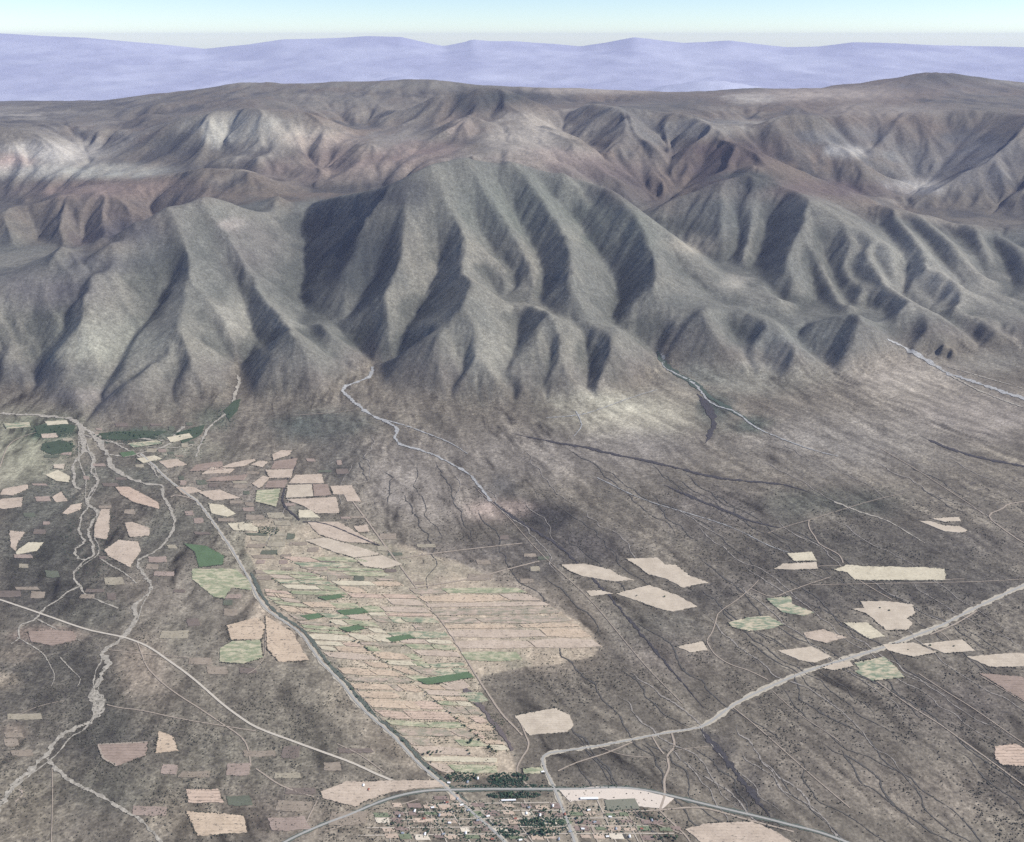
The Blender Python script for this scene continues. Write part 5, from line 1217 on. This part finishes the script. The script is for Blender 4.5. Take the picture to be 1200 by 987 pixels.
# scrub over the plain: thick where the ground is dark, thin elsewhere, none on fields and roads
N = 105000
yy_ = np.exp(rng.uniform(math.log(2000), math.log(6800), N)); xx_ = rng.uniform(-.86, .86, N)*yy_
ci = np.clip(((xx_/yy_-S0)/(S1-S0)*(NC-1)).astype(int), 0, NC-1); ri = np.clip(((np.log(yy_/1000)-W0)/(W1-W0)*(NR-1)).astype(int), 0, NR-1)
dens = SC[ri, ci]*(.2+1.3*sstep(-.1, .5, fbm(xx_/170, yy_/230, 4, 401)+.25*fbm(xx_/40, yy_/60, 2, 411))); keep = (rng.rand(N) < dens) & (mt[ri, ci] < .2)
cfp = yy_*CT-(ground(xx_, yy_)-CAM_H)*ST; up = 600+FPX*xx_/cfp; vp = 493.5-FPX*(yy_*ST+(ground(xx_, yy_)-CAM_H)*CT)/cfp
def inpoly(px, py, poly):
    c = np.zeros(len(px), bool); j = len(poly)-1
    for i in range(len(poly)):
        xi, yi = poly[i]; xj, yj = poly[j]; c ^= ((yi > py) != (yj > py)) & (px < (xj-xi)*(py-yi)/(yj-yi+1e-9)+xi); j = i
    return c
for poly, _, _ in FL: keep &= ~inpoly(up, vp, poly)
def nearline(px, py, line, d):
    p = cat_path(line, 4); m = np.zeros(len(px), bool)
    for a in p: m |= (np.abs(px-a[0]) < d) & (np.abs(py-a[1]) < d*.6)
    return m
for ln, d in ((hw_, 7), (cw_, 4), (bw_, 4), (lw_, 5), (dw_, 3)): keep &= ~nearline(up, vp, ln, d)
pts = np.c_[xx_, yy_][keep]; NS = len(pts); blobs('scrub', pts, rng.uniform(1.3, 3.3, len(pts))*(1+pts[:, 1]/9000), BUSH, 'low dark scrub dotted over the plain')
# rows of bushes along the furrows of the strip fields
PT = []
for l0, l1, a, b, n in ((LA, LB, 690, 906, 3000), (LB, LC, 668, 880, 2300), (LC, LD, 650, 860, 2000), (LD, LE, 690, 776, 1200)):
    vv = rng.uniform(a, b, n); vv = np.round(vv/2.2)*2.2+rng.normal(0, .25, n)
    for v_ in vv:
        u0, u1 = on(l0, v_), on(l1, v_); u = u0+(u1-u0)*rng.rand()
        if u1 > u0 and vnoise(u/14, v_/5, 5) > -.15: PT.append(pz(u, v_, .02)[:2])
PT = np.array(PT)*1000; blobs('field_bushes', PT, rng.uniform(1.6, 3.6, len(PT)), plain_mat('orchard_leaves', (72,80,62), .4, s=1/3), 'small bushes lining the furrows of the strip fields')
# ragged hedges round the separate fields
PT = []
for poly, _, lb in FL:
    P = np.array([drape(u, v_) for u, v_ in poly]); c = P.mean(0)
    for i in range(len(P)):
        if rng.rand() < .35: continue
        a, b = P[i], P[(i+1) % len(P)]; L_ = np.hypot(*(b-a)); m = int(L_/6)
        for t_ in rng.rand(m):
            q = a+(b-a)*t_; q = q+(q-c)/max(1, np.hypot(*(q-c)))*rng.normal(3, 4)
            if vnoise(q[0]/45, q[1]/45, 9) > -.2: PT.append(q)
PT = np.array(PT); blobs('hedge_bushes', PT, rng.uniform(1.8, 4.2, len(PT))*(1+PT[:, 1]/12000), BUSH, 'ragged bushes round the separate fields')
# dense undergrowth of the groves
PT = []
for u, v_, ru, rv, n in [(595,913,24,8,420),(541,910,20,6,160),(602,932,32,4,300),(634,964,28,6,300),(638,976,20,5,160),(596,976,14,5,120),(62,504,26,5,500),(70,522,22,8,360),(150,511,44,5,620),(190,525,50,12,300),(262,488,14,14,160),(80,560,30,40,260),(110,640,40,40,200),(314,625,14,4,180),(590,921,56,2,160),(560,962,110,24,900),(700,962,80,18,420),(680,922,60,2,60)]:
    a = rng.uniform(0, 6.28, n); q = np.sqrt(rng.rand(n))
    for x, y in zip(u+ru*q*np.cos(a), v_+rv*q*np.sin(a)): PT.append(pz(x, y, float(plain_z(4.0))+(.13 if v_ < 560 else 0))[:2])
PT = np.array(PT)*1000; blobs('undergrowth', PT, rng.uniform(2.2, 5.0, len(PT)), LEAF2, 'dark green garden and grove undergrowth')

# garden plots of the village
GP = [soil_mat('garden_soil', (188,170,152), furrow=.3, per=9, dots=.5), soil_mat('garden_pale', (206,196,178), furrow=.2, per=8), soil_mat('garden_brown', (140,124,116), furrow=.3, per=9, dots=.5), soil_mat('garden_green', (120,128,104), furrow=.3, per=8, dots=.5)]
k_ = 0
words2 = ['tan garden plot in the village', 'pale bare garden plot in the village', 'brown garden plot in the village', 'dull green garden plot in the village']
for v0 in (936, 945, 954, 963, 972, 981):
    for u0 in range(440, 800, 19):
        if rng.rand() < .22: continue
        u = u0+rng.uniform(-4, 4)+(v0-936)*.35; v_ = v0+rng.uniform(-1.5, 1.5)
        if v_ < np.interp(u, [400,440,490,530,680,740,800], [975,950,935,934,945,955,965]): continue
        g_ = rng.choice([0, 0, 1, 2, 2, 3]); w = rng.uniform(5, 9); h = rng.uniform(1.6, 3.2)
        tag(sheet('garden_plot', [(u-w, v_-h), (u+w*.9, v_-h+rng.uniform(-.6, .6)), (u+w+2, v_+h), (u-w+2, v_+h)], GP[g_], .8, dz=-.3), words2[g_], 'garden plot', words2[g_].replace('plot', 'plots'), 'thing')

# houses
WALLS = [plain_mat('whitewash', (214,210,202), .06, s=1/2), plain_mat('mud_wall', (176,160,142), .1, s=1/2)]
ROOFS = [plain_mat('white_metal_roof', (232,232,230), .05, .5, 1/3), plain_mat('grey_metal_roof', (150,156,164), .08, .5, 1/3), plain_mat('red_tile_roof', (150,98,84), .15, s=1/1.5)]
DARK = plain_mat('dark_glass', (60,66,74), .1, .3); WOOD = plain_mat('door_wood', (96,76,62), .15)
def box(bm, x0, x1, y0, y1, z0, z1):
    p = [bm.verts.new(q) for q in ((x0,y0,z0),(x1,y0,z0),(x1,y1,z0),(x0,y1,z0),(x0,y0,z1),(x1,y0,z1),(x1,y1,z1),(x0,y1,z1))]
    for f in ((0,3,2,1),(4,5,6,7),(0,1,5,4),(1,2,6,5),(2,3,7,6),(3,0,4,7)): bm.faces.new([p[i] for i in f])
def bmesh_of(fn, name):
    bm = bmesh.new(); fn(bm); me = bpy.data.meshes.new(name); bm.to_mesh(me); bm.free(); return me
HM = {}
def house_parts(w, d, h, rise, nwin, key):
    if key in HM: return HM[key]
    def walls(bm):
        t = .3
        box(bm, -w/2, w/2, -d/2, -d/2+t, -1, h); box(bm, -w/2, w/2, d/2-t, d/2, -1, h); box(bm, -w/2, -w/2+t, -d/2+t, d/2-t, -1, h); box(bm, w/2-t, w/2, -d/2+t, d/2-t, -1, h)
        for sx in (-1, 1):
            a = [bm.verts.new((sx*(w/2-q), y, z_)) for q in (0, t) for y, z_ in ((-d/2, h+.002), (d/2, h+.002), (0, h+rise-.1))]
            bm.faces.new(a[:3]); bm.faces.new(a[3:]); bm.faces.new((a[0], a[2], a[5], a[3])); bm.faces.new((a[1], a[2], a[5], a[4]))
    def roof(bm):
        o = .5; t = .18; s_ = rise/(d/2)
        n = max(4, int(w/3))
        for sy in (-1, 1):
            for i in range(n):                        # sheets with raised seams
                x0 = -w/2-o+(w+2*o)*i/n; x1 = -w/2-o+(w+2*o)*(i+1)/n; e = .05*(i % 2)
                q = [(x0, sy*(d/2+o), h-o*s_+e), (x1, sy*(d/2+o), h-o*s_+e), (x1, 0, h+rise+e), (x0, 0, h+rise+e)]
                a = [bm.verts.new(p) for p in q]; b = [bm.verts.new((p[0], p[1], p[2]+t)) for p in q]
                bm.faces.new(a); bm.faces.new(b)
                for j in range(4): bm.faces.new((a[j], a[(j+1) % 4], b[(j+1) % 4], b[j]))
    L_ = [('wall', bmesh_of(walls, 'wall'), 0, (0, 0, 0)), ('roof', bmesh_of(roof, 'roof'), 1, (0, 0, 0)), ('door', bmesh_of(lambda bm: box(bm, -.55, .55, -.06, .06, 0, 2.1), 'door'), 2, (w*.12, -d/2-.04, 0))]
    wm = bmesh_of(lambda bm: box(bm, -.6, .6, -.05, .05, 0, 1.2), 'window')
    for i in range(nwin):
        x = -w/2+w*(i+.5)/nwin
        if abs(x-w*.12) > 1.4: L_.append(('window', wm, 3, (x, -d/2-.03, 1.1)))
    HM[key] = L_; return L_
def house(u, v_, w, d, h, rise, nwin, rot, ri, wi, name, label, cat='house', group=None):
    x, y = drape(u, v_); root = bpy.data.objects.new(name, None); C.objects.link(root); root.location = (x, y, float(ground(x, y))+2.6); root.rotation_euler.z = math.radians(rot); tag(root, label, cat, group)
    for nm, me, mi, loc in house_parts(w, d, h, rise, nwin, (w, d, h, rise, nwin)):
        o = bpy.data.objects.new(nm, me); C.objects.link(o); o.parent = root; o.location = loc
        if not me.materials: me.materials.append(WALLS[0])
        o.material_slots[0].link = 'OBJECT'; o.material_slots[0].material = (WALLS[wi], ROOFS[ri], WOOD, DARK)[mi]
house(690.5, 936.5, 92, 13, 5, 2.6, 14, 1, 0, 0, 'long_hall', 'long low white-roofed hall beside the pale village yard', 'hall')
house(596, 938.5, 74, 9, 4, 1.6, 10, 2, 0, 0, 'long_shed', 'long thin white-roofed shed under the cross road grove', 'shed')
hs_ = [(426,921,0),(432,926,2),(541,944,0),(549,950,1),(536,937,1),(524,941,2),(507,947,0),(515,956,1),(527,965,0),(560,962,1),(572,957,0),(497,960,2),(486,951,0),(468,957,1),(620,947,1),(633,956,0),(648,945,0),(662,955,2),(668,975,1),(690,950,0),(697,964,1),(683,972,0),(715,958,0),(722,972,1),(738,981,0),(752,972,2),(764,962,1),(712,981,0),(655,984,1),(610,985,0),(577,984,2),(546,977,0),(520,978,1),(498,978,0),(472,977,1),(636,905,0),(548,917,1),(526,918,0),(560,913,0),(617,954,0),(604,960,2)]
rn = ['white-roofed', 'grey-roofed', 'red-roofed']
for u, v_, c in hs_:
    if c == 0 and u < 430 or u == 636:
        lb, gp = ('small white-roofed house in the pale field west of the village' if u < 430 else 'small white-roofed house beside the bend of the village road'), None
    elif u == 432: lb, gp = 'small red-roofed house in the pale field west of the village', None
    else: lb, gp = f'small {rn[c]} house among the village gardens', f'{rn[c]} village houses'
    house(u, v_, 14 if c else 16, 9, 3.2, 2.0, 3, rng.choice([-8, 4, 12, 82, 95]), c, int(rng.rand() < .4), 'house', lb, 'house', gp)
print('scrub', NS); print('done', time.time()-T0)
